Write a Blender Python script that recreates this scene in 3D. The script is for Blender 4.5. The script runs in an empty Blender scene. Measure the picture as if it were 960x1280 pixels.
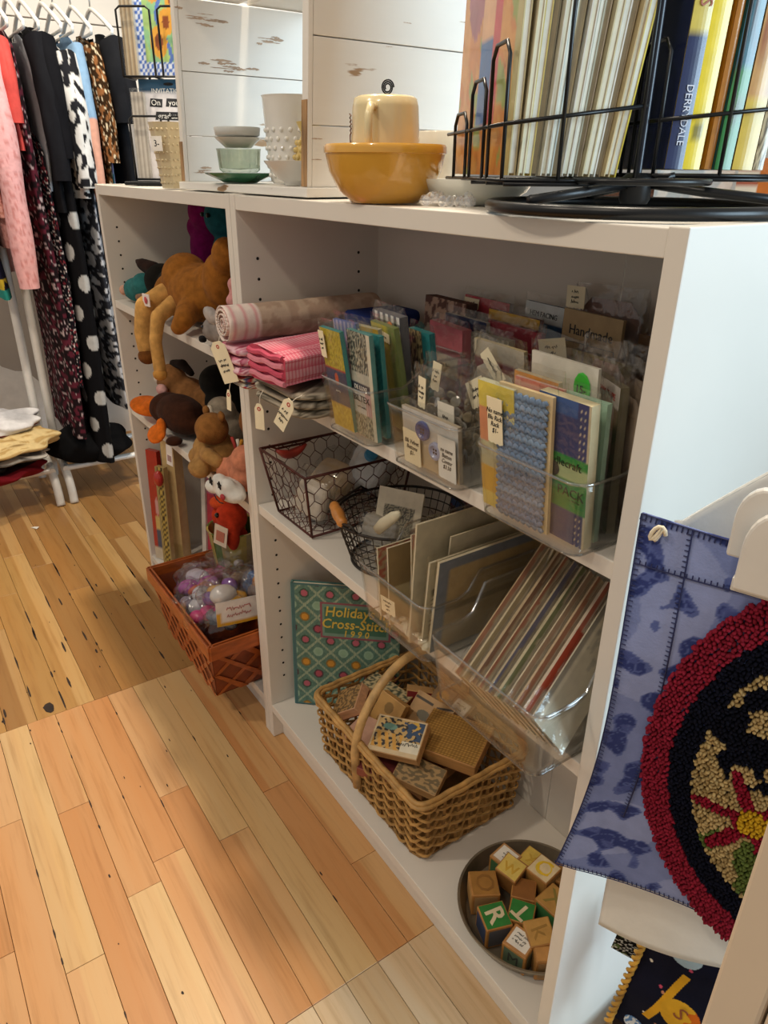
import bpy, bmesh, math, random
from mathutils import Matrix, Vector, Euler, noise
# ---------------------------------------------------------------- camera, world, lights, exposure
SC = bpy.context.scene
COL = SC.collection
PI = math.pi
cd = bpy.data.cameras.new('camera'); CAM = bpy.data.objects.new('camera', cd); COL.objects.link(CAM)
cd.sensor_fit = 'HORIZONTAL'; cd.sensor_width = 36.0; cd.lens = 36.0 * 900.26 / 960.0; cd.clip_start = 0.01
CAM.matrix_world = (Matrix.Translation((1.12502, -0.48196, 1.09724)) @ Matrix.Rotation(math.radians(56.6797), 4, 'Z')
                    @ Matrix.Rotation(math.radians(64.6045), 4, 'X') @ Matrix.Rotation(math.radians(-1.1179), 4, 'Y'))
SC.camera = CAM
SC.view_settings.view_transform = 'Standard'; SC.view_settings.look = 'None'
SC.view_settings.gamma = 1.0; SC.view_settings.use_curve_mapping = False
SC.view_settings.exposure = 0.15
SC.cycles.transparent_max_bounces = 32
W = bpy.data.worlds.new('world'); SC.world = W; W.use_nodes = True
W.node_tree.nodes['Background'].inputs[0].default_value = (1.0, 0.95, 0.89, 1)
W.node_tree.nodes['Background'].inputs[1].default_value = 0.37
def light(name, kind, loc, energy, color, target=None, **kw):
    d = bpy.data.lights.new(name, kind); d.energy = energy; d.color = color
    for k, v in kw.items(): setattr(d, k, v)
    o = bpy.data.objects.new(name, d); COL.objects.link(o); o.location = loc
    if target: o.rotation_euler = (Vector(target) - Vector(loc)).to_track_quat('-Z', 'Y').to_euler()
    return o
WARM = (1.0, 0.86, 0.68)
light('ceiling_spot', 'SPOT', (-0.75, 0.35, 2.9), 122, WARM, (-0.75, -0.3, 0), spot_size=2.3, spot_blend=0.6, shadow_soft_size=0.07)
light('ceiling_spot', 'SPOT', (0.35, 0.30, 2.9), 122, WARM, (0.3, -0.4, 0), spot_size=2.3, spot_blend=0.6, shadow_soft_size=0.07)
light('ceiling_spot', 'SPOT', (-0.2, -1.7, 2.9), 64, WARM, (0.0, 0.0, 0.6), spot_size=2.2, spot_blend=0.6, shadow_soft_size=0.10)
light('ceiling_spot', 'SPOT', (1.1, -1.5, 2.9), 40, WARM, (0.7, 0.0, 0.6), spot_size=2.2, spot_blend=0.6, shadow_soft_size=0.10)
light('window_daylight', 'AREA', (3.6, 1.5, 1.7), 140, (0.62, 0.84, 1.0), (0.6, 0.1, 0.9), shape='RECTANGLE', size=2.0, size_y=1.9)
# ---------------------------------------------------------------- colour and materials
_lc = {}
def L(h):
    if isinstance(h, tuple): return h
    if h not in _lc:
        c = [int(h[i:i + 2], 16) / 255 for i in (1, 3, 5)]
        _lc[h] = tuple((x / 12.92 if x <= .04045 else ((x + .055) / 1.055) ** 2.4) for x in c)
    return _lc[h]
def mixc(a, b, t):
    a, b = L(a), L(b); return tuple(x + (y - x) * t for x, y in zip(a, b))
_mats = {}
def NT(name):
    m = bpy.data.materials.new(name); m.use_nodes = True
    nt = m.node_tree; return m, nt, nt.nodes['Principled BSDF']
def lnk(nt, a, b): nt.links.new(a, b)
def noise_node(nt, scale, detail=3, stretch=None, coord='Object'):
    tc = nt.nodes.new('ShaderNodeTexCoord'); n = nt.nodes.new('ShaderNodeTexNoise')
    n.inputs['Scale'].default_value = scale; n.inputs['Detail'].default_value = detail
    if stretch:
        mp = nt.nodes.new('ShaderNodeMapping'); mp.inputs['Scale'].default_value = stretch
        lnk(nt, tc.outputs[coord], mp.inputs[0]); lnk(nt, mp.outputs[0], n.inputs['Vector'])
    else: lnk(nt, tc.outputs[coord], n.inputs['Vector'])
    return n
def ramp(nt, src, stops):
    r = nt.nodes.new('ShaderNodeValToRGB'); e = r.color_ramp.elements
    while len(e) < len(stops): e.new(0.5)
    for i, (p, c) in enumerate(stops): e[i].position = p; e[i].color = (*L(c), 1)
    lnk(nt, src, r.inputs[0]); return r
def bump(nt, bsdf, src, strength, dist=0.001):
    b = nt.nodes.new('ShaderNodeBump'); b.inputs['Strength'].default_value = strength; b.inputs['Distance'].default_value = dist
    lnk(nt, src, b.inputs['Height']); lnk(nt, b.outputs[0], bsdf.inputs['Normal'])
def plain(hexc, rough=0.5, metal=0.0, var=0.06, scale=30, bmp=0.0, stretch=None, sheen=0.0, sub=0.0, coat=0.0, bscale=None):
    key = ('p', hexc, rough, metal, var, scale, bmp, stretch, sheen, sub, coat, bscale)
    if key in _mats: return _mats[key]
    m, nt, b = NT('mat_%d' % len(_mats))
    n = noise_node(nt, scale, 4, stretch)
    c = L(hexc); lo = tuple(max(0, x * (1 - 2 * var)) for x in c); hi = tuple(min(1, x * (1 + 2 * var)) for x in c)
    r = ramp(nt, n.outputs[0], [(0.3, lo), (0.7, hi)])
    lnk(nt, r.outputs[0], b.inputs['Base Color'])
    b.inputs['Roughness'].default_value = rough; b.inputs['Metallic'].default_value = metal
    b.inputs['Sheen Weight'].default_value = sheen; b.inputs['Coat Weight'].default_value = coat
    if sub: b.inputs['Subsurface Weight'].default_value = sub; b.inputs['Subsurface Radius'].default_value = (.01, .008, .006)
    if rough >= .9: b.inputs['Specular IOR Level'].default_value = .1
    if bmp:
        n2 = noise_node(nt, bscale or scale * 4, 3, stretch); bump(nt, b, n2.outputs[0], bmp)
    _mats[key] = m; return m
def attr_mat(key, rough, bmp=0.0, bscale=300, sheen=0.0, coat=0.0, var=0.08, spec=0.5):
    if key in _mats: return _mats[key]
    m, nt, b = NT(key)
    a = nt.nodes.new('ShaderNodeAttribute'); a.attribute_name = 'Col'
    n = noise_node(nt, 60, 4)
    mx = nt.nodes.new('ShaderNodeMix'); mx.data_type = 'RGBA'; mx.blend_type = 'MULTIPLY'; mx.inputs[0].default_value = 1
    r = ramp(nt, n.outputs[0], [(0.3, (1 - var * 2,) * 3), (0.7, (1.0,) * 3)])
    lnk(nt, a.outputs['Color'], mx.inputs[6]); lnk(nt, r.outputs[0], mx.inputs[7]); lnk(nt, mx.outputs[2], b.inputs['Base Color'])
    b.inputs['Roughness'].default_value = rough; b.inputs['Sheen Weight'].default_value = sheen; b.inputs['Coat Weight'].default_value = coat; b.inputs['Specular IOR Level'].default_value = spec
    if bmp:
        n2 = noise_node(nt, bscale, 2); bump(nt, b, n2.outputs[0], bmp)
    _mats[key] = m; return m
PAPER = attr_mat('printed_paper', 0.55); GLOSSY = attr_mat('printed_gloss', 0.25, coat=0.3); CLOTH = attr_mat('printed_cloth', 0.9, 0.35, 500, 0.0, spec=.1)
KNIT = attr_mat('knit_cloth', 0.95, 0.9, 160, 0.03, spec=.15); PLUSHC = attr_mat('printed_plush', 0.95, 0.8, 260, 0.35)
def clear(name, tint=(0.93, 0.94, 0.93), rough=0.06, refl=1.0, face=0.04, bmp=0.0, bscale=40):
    if name in _mats: return _mats[name]
    m = bpy.data.materials.new(name); m.use_nodes = True; nt = m.node_tree; nt.nodes.remove(nt.nodes['Principled BSDF'])
    out = nt.nodes['Material Output']; t = nt.nodes.new('ShaderNodeBsdfTransparent'); g = nt.nodes.new('ShaderNodeBsdfGlossy')
    mx = nt.nodes.new('ShaderNodeMixShader'); lw = nt.nodes.new('ShaderNodeLayerWeight'); lw.inputs[0].default_value = 0.5
    pw = nt.nodes.new('ShaderNodeMath'); pw.operation = 'POWER'; pw.inputs[1].default_value = 3.5; lnk(nt, lw.outputs['Facing'], pw.inputs[0])
    ma = nt.nodes.new('ShaderNodeMath'); ma.operation = 'MULTIPLY_ADD'; ma.inputs[1].default_value = 0.6 * refl; ma.inputs[2].default_value = face
    lnk(nt, pw.outputs[0], ma.inputs[0]); lnk(nt, ma.outputs[0], mx.inputs[0])
    t.inputs[0].default_value = (*tint, 1); g.inputs['Roughness'].default_value = rough; g.inputs[0].default_value = (.95, .95, .95, 1)
    if bmp:
        n = noise_node(nt, bscale, 2); b = nt.nodes.new('ShaderNodeBump'); b.inputs['Strength'].default_value = bmp; b.inputs['Distance'].default_value = .004
        lnk(nt, n.outputs[0], b.inputs['Height']); lnk(nt, b.outputs[0], g.inputs['Normal']); lnk(nt, b.outputs[0], lw.inputs['Normal'])
    lnk(nt, t.outputs[0], mx.inputs[1]); lnk(nt, g.outputs[0], mx.inputs[2]); lnk(nt, mx.outputs[0], out.inputs[0])
    _mats[name] = m; return m
ACRYLIC = clear('clear_acrylic', (0.955, 0.96, 0.955), 0.05, 0.8, 0.03)
SLEEVE = clear('clear_sleeve', (0.97, 0.97, 0.96), 0.10, 0.9, 0.04, 0.9, 70)
BAGFILM = clear('clear_bag', (0.95, 0.95, 0.95), 0.10, 0.9, 0.06, 1.0, 45)
GLASS = clear('clear_glass', (0.9, 0.92, 0.88), 0.02, 1.4, 0.05)
WHITE = plain('#dcd6cc', 0.42, var=0.015, scale=6)
WHITEIN = plain('#d8d0c4', 0.5, var=0.015, scale=6)
BLACKWIRE = plain('#121315', 0.35, 0.3, var=0.1)
DARK = plain('#0c0a08', 0.8)
TAGPAPER = plain('#efe2c0', 0.75, var=0.03)
INK = plain('#1b1a1c', 0.6); INKRED = plain('#a3342c', 0.6); WHITEINK = plain('#f4f1ea', 0.5)
# ---------------------------------------------------------------- mesh builder
class MB:
    def __init__(s): s.v = []; s.f = []; s.c = []
    def add(s, vs, fs, cs=None, M=None):
        o = len(s.v)
        s.v += [tuple(M @ Vector(p)) for p in vs] if M is not None else [tuple(p) for p in vs]
        s.f += [tuple(i + o for i in f) for f in fs]
        if cs is None: cs = [None] * len(fs)
        elif not isinstance(cs, list): cs = [cs] * len(fs)
        s.c += cs; return s
    def box(s, x0, x1, y0, y1, z0, z1, col=None, M=None):
        v = [(x, y, z) for x in (x0, x1) for y in (y0, y1) for z in (z0, z1)]
        return s.add(v, [(0, 1, 3, 2), (4, 6, 7, 5), (0, 4, 5, 1), (2, 3, 7, 6), (0, 2, 6, 4), (1, 5, 7, 3)], col, M)
    def tube(s, path, r, seg=8, closed=False, col=None, M=None, flat=1.0):
        P = [Vector(p) for p in path]; n = len(P); vs = []; fs = []
        up = None
        for i in range(n):
            a = P[i - 1] if (i > 0 or closed) else P[i]; b = P[(i + 1) % n] if (i < n - 1 or closed) else P[i]
            t = (b - a); t = t.normalized() if t.length > 1e-9 else Vector((0, 0, 1))
            if up is None: up = Vector((0, 0, 1)) if abs(t.z) < .9 else Vector((1, 0, 0))
            x = up - t * up.dot(t)
            if x.length < 1e-6: x = t.orthogonal()
            x.normalize(); y = t.cross(x); up = x
            rr = r[i] if isinstance(r, (list, tuple)) else r
            for k in range(seg):
                an = 2 * PI * k / seg
                vs.append(P[i] + x * (math.cos(an) * rr) + y * (math.sin(an) * rr * flat))
        m = n if closed else n - 1
        for i in range(m):
            j = (i + 1) % n
            for k in range(seg):
                fs.append((i * seg + k, i * seg + (k + 1) % seg, j * seg + (k + 1) % seg, j * seg + k))
        if not closed: fs += [tuple(range(seg))[::-1], tuple((n - 1) * seg + k for k in range(seg))]
        return s.add(vs, fs, col, M)
    def grid(s, fn, nu, nv, cfn=None, cu=False, cv=False, M=None):
        vs = []; fs = []; cs = []
        U = nu if cu else nu + 1; V = nv if cv else nv + 1
        if cfn: K = [[L(cfn(min(.9999, i / nu), min(.9999, j / nv))) for i in range(nu + 1)] for j in range(nv + 1)]   # printed colours, blended between corners
        for j in range(V):
            for i in range(U): vs.append(fn(i / nu, j / nv))
        for j in range(nv):
            for i in range(nu):
                a = j * U + i; b = j * U + (i + 1) % U; d = ((j + 1) % V) * U + i; c = ((j + 1) % V) * U + (i + 1) % U
                fs.append((a, b, c, d)); cs.append([K[j][i], K[j][i + 1], K[j + 1][i + 1], K[j + 1][i]] if cfn else None)
        return s.add(vs, fs, cs, M)
    def lathe(s, prof, seg=40, M=None, col=None, sq=None, cfn=None):
        n = len(prof); vs = []; fs = []; cs = []
        for (r, z) in prof:
            for k in range(seg):
                a = 2 * PI * k / seg; q = 1.0 if sq is None else sq(a, z)
                vs.append((r * q * math.cos(a), r * q * math.sin(a), z))
        for i in range(n - 1):
            for k in range(seg):
                fs.append((i * seg + k, i * seg + (k + 1) % seg, (i + 1) * seg + (k + 1) % seg, (i + 1) * seg + k))
                cs.append(L(cfn(k / seg, i / (n - 1))) if cfn else col)
        return s.add(vs, fs, cs, M)
    def ell(s, c, rad, M=None, nu=14, nv=9, col=None):
        if isinstance(rad, (int, float)): rad = (rad,) * 3
        A = Matrix.Translation(c) @ (M if M is not None else Matrix.Identity(4)) @ Matrix.Diagonal((*rad, 1))
        vs = [(0, 0, -1)]; fs = []
        for j in range(1, nv):
            t = PI * j / nv
            for i in range(nu):
                p = 2 * PI * i / nu; vs.append((math.sin(t) * math.cos(p), math.sin(t) * math.sin(p), -math.cos(t)))
        vs.append((0, 0, 1)); e = len(vs) - 1
        for i in range(nu):
            fs.append((0, 1 + (i + 1) % nu, 1 + i)); fs.append((e, e - nu + i, e - nu + (i + 1) % nu))
        for j in range(nv - 2):
            for i in range(nu):
                a = 1 + j * nu; fs.append((a + i, a + (i + 1) % nu, a + nu + (i + 1) % nu, a + nu + i))
        return s.add(vs, fs, col, A)
    def poly(s, pts, y0, y1, M=None, col=None):   # outline in xz extruded along y
        n = len(pts); vs = [(x, y0, z) for x, z in pts] + [(x, y1, z) for x, z in pts]
        fs = [tuple(range(n)), tuple(range(2 * n - 1, n - 1, -1))] + [(i, i + n, (i + 1) % n + n, (i + 1) % n) for i in range(n)]
        return s.add(vs, fs, col, M)
    def mesh(s, name, smooth=False):
        me = bpy.data.meshes.new(name); me.from_pydata(s.v, [], s.f); me.update()
        if any(c is not None for c in s.c):
            a = me.color_attributes.new('Col', 'FLOAT_COLOR', 'CORNER'); buf = []
            for f, c in zip(s.f, s.c):
                if isinstance(c, list):
                    for q in c: buf += [q[0], q[1], q[2], 1.0]
                    continue
                c = L(c) if c is not None else (.8, .8, .8)
                buf += [c[0], c[1], c[2], 1.0] * len(f)
            a.data.foreach_set('color', buf)
        if smooth:
            me.polygons.foreach_set('use_smooth', [True] * len(me.polygons))
        return me
def put(name, me, mat, parent=None, loc=(0, 0, 0), rot=(0, 0, 0)):
    if isinstance(me, MB): me = me.mesh(name)
    o = bpy.data.objects.new(name, me); COL.objects.link(o)
    if mat is not None and not me.materials: me.materials.append(mat)
    o.parent = parent; o.location = loc; o.rotation_euler = rot; return o
def sm(o, ang=0.7):
    me = o.data; me.polygons.foreach_set('use_smooth', [True] * len(me.polygons))
    try: me.set_sharp_from_angle(angle=ang)
    except Exception: pass
    return o
def bev(o, w=0.001, n=2):
    m = o.modifiers.new('bevel', 'BEVEL'); m.width = w; m.segments = n; m.limit_method = 'ANGLE'; return o
def solid(o, t):
    m = o.modifiers.new('solid', 'SOLIDIFY'); m.thickness = t; m.offset = 0; return o
def tag(o, label, cat, group=None, kind=None):
    o['label'] = label; o['category'] = cat
    if group: o['group'] = group
    if kind: o['kind'] = kind
    return o
def thing(name, label, cat, loc=(0, 0, 0), rot=(0, 0, 0), group=None):
    o = bpy.data.objects.new(name, None); o.empty_display_size = .02; COL.objects.link(o)
    o.location = loc; o.rotation_euler = rot; return tag(o, label, cat, group)
def structure(o): o['kind'] = 'structure'; return o
def stuff(o): o['kind'] = 'stuff'; return o
_ti = 0
def text(s, size, parent, loc, rot=(PI / 2, 0, 0), mat=None, name='lettering', ax='CENTER', ay='CENTER', shear=0.0, sx=1.0, ext=0.0002, sp=1.0, off=0.0):
    if s.startswith('~'):      # handwriting too small to read in the photograph: pen strokes
        m = MB(); ls = s[1:].split('\n'); rs = random.Random(len(s) * 7 + int(abs(loc[0]) * 9e4))
        for i, ln in enumerate(ls):
            y0 = ((len(ls) - 1) / 2 - i) * size * .95; x = -len(ln) * size * .23 * sx
            for wd in ln.split(' '):
                P = []
                for k in range(len(wd) * 3):
                    P.append((x, y0 + size * (rs.uniform(.05, .30) if k % 2 else rs.uniform(-.28, -.02)) + (size * .2 if rs.random() < .12 else 0), .0002)); x += size * .155 * sx
                m.tube(P, size * .05, 4); x += size * .25 * sx
        return put(name, m, mat or INK, parent, loc, rot)
    global _ti
    cu = bpy.data.curves.new('t', 'FONT'); cu.body = s; cu.size = size; cu.align_x = ax; cu.align_y = ay; cu.resolution_u = 2
    cu.extrude = ext; cu.shear = shear; cu.space_line = sp; cu.offset = off
    o = bpy.data.objects.new('t', cu); COL.objects.link(o)
    me = bpy.data.meshes.new_from_object(o.evaluated_get(bpy.context.evaluated_depsgraph_get())); bpy.data.objects.remove(o); bpy.data.curves.remove(cu)
    me.materials.clear()
    t = put(name, me, mat or INK, parent, loc, rot); t.scale = (sx, 1, 1); return t
def RZ(a): return Matrix.Rotation(a, 4, 'Z')
def RX(a): return Matrix.Rotation(a, 4, 'X')
def RY(a): return Matrix.Rotation(a, 4, 'Y')
def TR(*p): return Matrix.Translation(p)
ORD = ['first', 'second', 'third', 'fourth', 'fifth', 'sixth', 'seventh', 'eighth', 'ninth', 'tenth', 'eleventh', 'twelfth', 'thirteenth', 'fourteenth', 'fifteenth', 'sixteenth']
def h01(*a):
    x = math.sin(sum((i + 1) * 12.9898 * v for i, v in enumerate(a)) + 4.1) * 43758.5453; return x - math.floor(x)
def ns(x, y, z=0.0): return noise.noise((x, y, z))
# ---------------------------------------------------------------- floor and walls
def floor_mat():
    m, nt, b = NT('plank_wood')
    oi = nt.nodes.new('ShaderNodeObjectInfo'); tc = nt.nodes.new('ShaderNodeTexCoord')
    mp = nt.nodes.new('ShaderNodeMapping'); mp.inputs['Scale'].default_value = (1.2, 22, 1)
    add = nt.nodes.new('ShaderNodeVectorMath'); add.operation = 'ADD'
    lnk(nt, tc.outputs['Object'], mp.inputs[0])
    cr = nt.nodes.new('ShaderNodeCombineXYZ'); mu = nt.nodes.new('ShaderNodeMath'); mu.operation = 'MULTIPLY'; mu.inputs[1].default_value = 37.0
    lnk(nt, oi.outputs['Random'], mu.inputs[0]); lnk(nt, mu.outputs[0], cr.inputs[0]); lnk(nt, mu.outputs[0], cr.inputs[2])
    lnk(nt, mp.outputs[0], add.inputs[0]); lnk(nt, cr.outputs[0], add.inputs[1])
    n = nt.nodes.new('ShaderNodeTexNoise'); n.inputs['Scale'].default_value = 4; n.inputs['Detail'].default_value = 6; n.inputs['Roughness'].default_value = .6
    lnk(nt, add.outputs[0], n.inputs['Vector'])
    r = ramp(nt, n.outputs[0], [(0.28, (.80, .75, .68)), (0.5, (1, 1, 1)), (0.75, (1.0, 1.0, 1.0))])
    n2 = nt.nodes.new('ShaderNodeTexNoise'); n2.inputs['Scale'].default_value = 1.3; n2.inputs['Detail'].default_value = 3
    lnk(nt, add.outputs[0], n2.inputs['Vector'])
    r2 = ramp(nt, n2.outputs[0], [(0.35, (1, .93, .84)), (0.6, (1, 1, 1))])
    mx = nt.nodes.new('ShaderNodeMix'); mx.data_type = 'RGBA'; mx.blend_type = 'MULTIPLY'; mx.inputs[0].default_value = 1
    mx2 = nt.nodes.new('ShaderNodeMix'); mx2.data_type = 'RGBA'; mx2.blend_type = 'MULTIPLY'; mx2.inputs[0].default_value = 1
    # pale sapwood along one edge of some boards
    sx = nt.nodes.new('ShaderNodeSeparateXYZ'); lnk(nt, tc.outputs['Object'], sx.inputs[0])
    m7 = nt.nodes.new('ShaderNodeMath'); m7.operation = 'MULTIPLY'; m7.inputs[1].default_value = 7.13; lnk(nt, oi.outputs['Random'], m7.inputs[0])
    fr = nt.nodes.new('ShaderNodeMath'); fr.operation = 'FRACT'; lnk(nt, m7.outputs[0], fr.inputs[0])
    th = nt.nodes.new('ShaderNodeMath'); th.operation = 'MULTIPLY_ADD'; th.inputs[1].default_value = .13; th.inputs[2].default_value = .010; lnk(nt, fr.outputs[0], th.inputs[0])
    yw = nt.nodes.new('ShaderNodeMath'); yw.operation = 'MULTIPLY_ADD'; yw.inputs[1].default_value = .012; lnk(nt, n2.outputs[0], yw.inputs[0]); lnk(nt, sx.outputs[1], yw.inputs[2])
    df = nt.nodes.new('ShaderNodeMath'); df.operation = 'SUBTRACT'; lnk(nt, yw.outputs[0], df.inputs[0]); lnk(nt, th.outputs[0], df.inputs[1])
    sm_ = nt.nodes.new('ShaderNodeMapRange'); sm_.inputs[1].default_value = 0; sm_.inputs[2].default_value = .004; sm_.inputs[4].default_value = .38; lnk(nt, df.outputs[0], sm_.inputs[0])
    mx0 = nt.nodes.new('ShaderNodeMix'); mx0.data_type = 'RGBA'; mx0.inputs[7].default_value = (*L('#d4b27c'), 1)
    lnk(nt, sm_.outputs[0], mx0.inputs[0]); lnk(nt, oi.outputs['Color'], mx0.inputs[6])
    lnk(nt, mx0.outputs[2], mx.inputs[6]); lnk(nt, r.outputs[0], mx.inputs[7])
    lnk(nt, mx.outputs[2], mx2.inputs[6]); lnk(nt, r2.outputs[0], mx2.inputs[7]); lnk(nt, mx2.outputs[2], b.inputs['Base Color'])
    b.inputs['Roughness'].default_value = 0.38
    bump(nt, b, n.outputs[0], 0.12, .001); return m
PLANK = floor_mat()
rnd = random.Random(5)
fb = MB().box(-4.2, 4.2, -3.2, 3.4, -.05, -.0085)
FLOOR = structure(put('floor', fb, plain('#3a2413', .8)))
NEW = ['#c69462', '#c4905d', '#cc9f6f', '#c99867', '#c08a57', '#cfab7a', '#c79563', '#ceaa76']
OLD = ['#ac8048', '#b0864c', '#9f7542', '#a67b45', '#b58c52', '#99703f', '#a97f4b']
PALE = ['#cdb390', '#c8ab84', '#d2ba98', '#bd9d74']
def plank(x0, x1, y, w, colr):
    me = bpy.data.meshes.new('plank'); l = x1 - x0
    g = .0004; bvl = .0005
    vs = []
    for (z, i) in ((-.0085, 0), (-bvl, 0), (0, bvl)):
        vs += [(g + i, g + i, z), (l - g - i, g + i, z), (l - g - i, w - g - i, z), (g + i, w - g - i, z)]
    fs = [(8, 9, 10, 11)] + [(a + k, a + (k + 1) % 4, a + 4 + (k + 1) % 4, a + 4 + k) for a in (0, 4) for k in range(4)]
    me.from_pydata(vs, [], fs); me.update()
    o = put('plank', me, PLANK, FLOOR, (x0, y, rnd.uniform(-.0006, 0))); o.color = (*L(colr), 1); return o
PW = .0571; XS0 = -.316; XS1 = .545
def row(y, x0, x1, lo, hi, cols, off=0, jit=.06):
    x = x0; last = None
    while x < x1 - .02:
        e = min(x1, x + (off if off else rnd.uniform(lo, hi))); off = 0
        if x1 - e < .12: e = x1
        c = rnd.choice([q for q in cols if q != last]); last = c
        plank(x, e, y, PW, mixc(c, '#000000', rnd.uniform(0, jit))); x = e
k = -14
while -.543 + PW * k < .12:
    y = -.543 + PW * k
    if y > -1.35:
        row(y, XS0, XS1, .45, 1.1, NEW, rnd.uniform(.2, .8)); row(y, XS1, 1.25, .3, .8, PALE, rnd.uniform(.2, .5))
    k += 1
k = -22
while -.53 + .061 * k < .62:
    y = -.53 + .061 * k; PW_ = PW; PW = .061
    if y > -1.5: row(y, -2.15, XS0, .3, .95, OLD, rnd.uniform(.15, .7), .14)
    PW = PW_; k += 1
# dark knot, open joints and nail holes in the boards
mk = MB()
def blotch(x, y, rx, ry, sd, n=12):
    mk.add([(x, y, .0003)] + [(x + rx * math.cos(2 * PI * i / n) * (0.7 + .5 * h01(i, sd)), y + ry * math.sin(2 * PI * i / n) * (0.7 + .5 * h01(i, sd, 2)), .0003) for i in range(n)],
           [(0, 1 + i, 1 + (i + 1) % n) for i in range(n)])
blotch(-.345, -.378, .018, .012, 1)
for i in range(60):
    x = rnd.uniform(-1.3, .6); y = rnd.uniform(-.75, -.02); blotch(x, y, rnd.uniform(.002, .006), rnd.uniform(.0008, .0018), i, 7)
for i in range(26):
    kk = rnd.randint(-3, 9); x = rnd.uniform(-.3, .5); blotch(x, -.543 + PW * kk, rnd.uniform(.004, .014), .0014, i, 8)
for i in range(46):
    kk = rnd.randint(-4, 9); x = rnd.uniform(-1.3, -.33); blotch(x, -.53 + .061 * kk, rnd.uniform(.01, .05), .0022, i, 8)
for i in range(16):
    x = rnd.uniform(-.9, -.36); y = rnd.uniform(-.6, -.1); blotch(x, y, rnd.uniform(.008, .03), .0025, i, 8)
stuff(put('stain_mark', mk, plain('#2a1a10', .7, var=.3), FLOOR))
# left wall behind the clothes racks: grey plaster below, white boards above
wl = MB().box(-2.3, -2.15, -2.6, 3.2, -.05, 2.9)
WL = structure(put('wall_left', wl, plain('#a89e94', .8, var=.05, scale=3)))
for i in range(11):
    z = 1.33 + i * .125
    bev(put('board', MB().box(-2.15, -2.132, -2.2, 2.4, z, z + .121), plain('#e6dccf', .6, var=.04, scale=8, stretch=(1, .2, 1)), WL), .002)
pp = [(-.62, .03)]
for i in range(15):
    pp.append((-.62 + i * .045, .62 - .05 * i * .5 + .06 * h01(i, 3)))
pp.append((.02, .03))
put('pale_patch', MB().poly(pp, -.0015, 0, M=TR(-2.148, 0, 0) @ RZ(PI / 2)), plain('#dfdcd8', .7, var=.03), WL)  # thin jagged patch, paler than the wall around it
wb = MB().box(-2.3, -.9, 3.2, 3.35, -.05, 2.9).box(2.3, 4.2, 3.2, 3.35, -.05, 2.9).box(-.9, 2.3, 3.2, 3.35, -.05, .75).box(-.9, 2.3, 3.2, 3.35, 2.5, 2.9)
structure(put('wall_back', wb, plain('#ddd8d0', .7, var=.02)))
w1 = structure(thing('window_1', 'wide shop window in the back wall', 'window', (.7, 3.2, .75))); del w1['category']
wf = MB()
for x in (-1.6, -.53, .53, 1.56): wf.box(x, x + .05, .02, .1, 0, 1.75)
for z in (0, 1.7): wf.box(-1.6, 1.6, .02, .1, z, z + .05)
put('window_frame', wf, plain('#efece6', .5), w1)
put('pane', MB().box(-1.58, 1.6, .055, .06, .02, 1.74), clear('window_glass', (.97, .98, .98), .01), w1)
# ---------------------------------------------------------------- white bookcases
def bookcase(name, label, x0, x1, zs, seam):
    t = thing(name, label, 'bookcase', (x0, 0, 0)); w = x1 - x0; T = .018; H = 1.063; D = .269
    for (a, b) in ((0, T), (w - T, w)):
        bev(put('side_panel', MB().box(a, b, 0, D, 0, H), WHITE, t), .0012)
    bev(put('top_panel', MB().box(T, w - T, .001, D, H - .0225, H - .0015), WHITE, t))
    bev(put('bottom_shelf', MB().box(T, w - T, .001, D - .007, .0675, .0858), WHITE, t))
    bev(put('kick_board', MB().box(T, w - T, .022, .036, 0, .0675), WHITE, t))
    for z in zs: bev(put('shelf', MB().box(T + .0008, w - T - .0008, .003, D - .008, z - .0185, z), WHITE, t))
    for (a, b) in ((T, seam - .0008), (seam + .0008, w - T)):
        put('back_panel', MB().box(a, b, D - .0065, D - .003, .07, H - .023), WHITEIN, t)
    ph = MB(); z = .15
    while z < 1.0:
        if all(abs(z - q + .01) > .016 for q in zs):
            for y in (.0325, .222):
                for (x, s) in ((T, 1), (w - T, -1)):
                    vs = [(x + s * .0004, y + .0026 * math.cos(i * PI / 4), z + .0026 * math.sin(i * PI / 4)) for i in range(8)]
                    ph.add(vs + [(x - s * .0001, y, z)], [tuple(range(8))])
        z += .0315
    stuff(put('pin_hole', ph, DARK, t)); return t
bookcase('bookcase', 'white bookcase nearest the camera, holding the clear plastic bins', 0, .80, [.547, .785], .545)
bookcase('bookcase', 'white bookcase at the back, holding the plush toys', -.775, -.0015, [.530, .803], .38)
# ---------------------------------------------------------------- on top of the bookcases
ZT = 1.063
CRATEW = None
def crate_mat():
    m, nt, b = NT('distressed_white_paint')
    n = noise_node(nt, 9, 7, (1, 1, 7)); n2 = noise_node(nt, 8, 2)
    ad = nt.nodes.new('ShaderNodeMath'); ad.operation = 'ADD'; lnk(nt, n.outputs[0], ad.inputs[0]); lnk(nt, n2.outputs[0], ad.inputs[1])
    r = ramp(nt, ad.outputs[0], [(0.0, '#ece8e0'), (0.630, '#e6e2da'), (0.646, '#a5845f'), (1.0, '#7a5638')])
    e = r.color_ramp.elements
    dv = nt.nodes.new('ShaderNodeMath'); dv.operation = 'MULTIPLY'; dv.inputs[1].default_value = 0.5
    lnk(nt, ad.outputs[0], dv.inputs[0]); lnk(nt, dv.outputs[0], r.inputs[0])
    lnk(nt, r.outputs[0], b.inputs['Base Color']); b.inputs['Roughness'].default_value = .6
    n3 = noise_node(nt, 60, 3, (.4, .4, 3)); bump(nt, b, n3.outputs[0], .25, .001); return m
CRATE = crate_mat(); RAWWOOD = plain('#a5825a', .8, var=.2, scale=40, stretch=(3, 3, .5))
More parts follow.
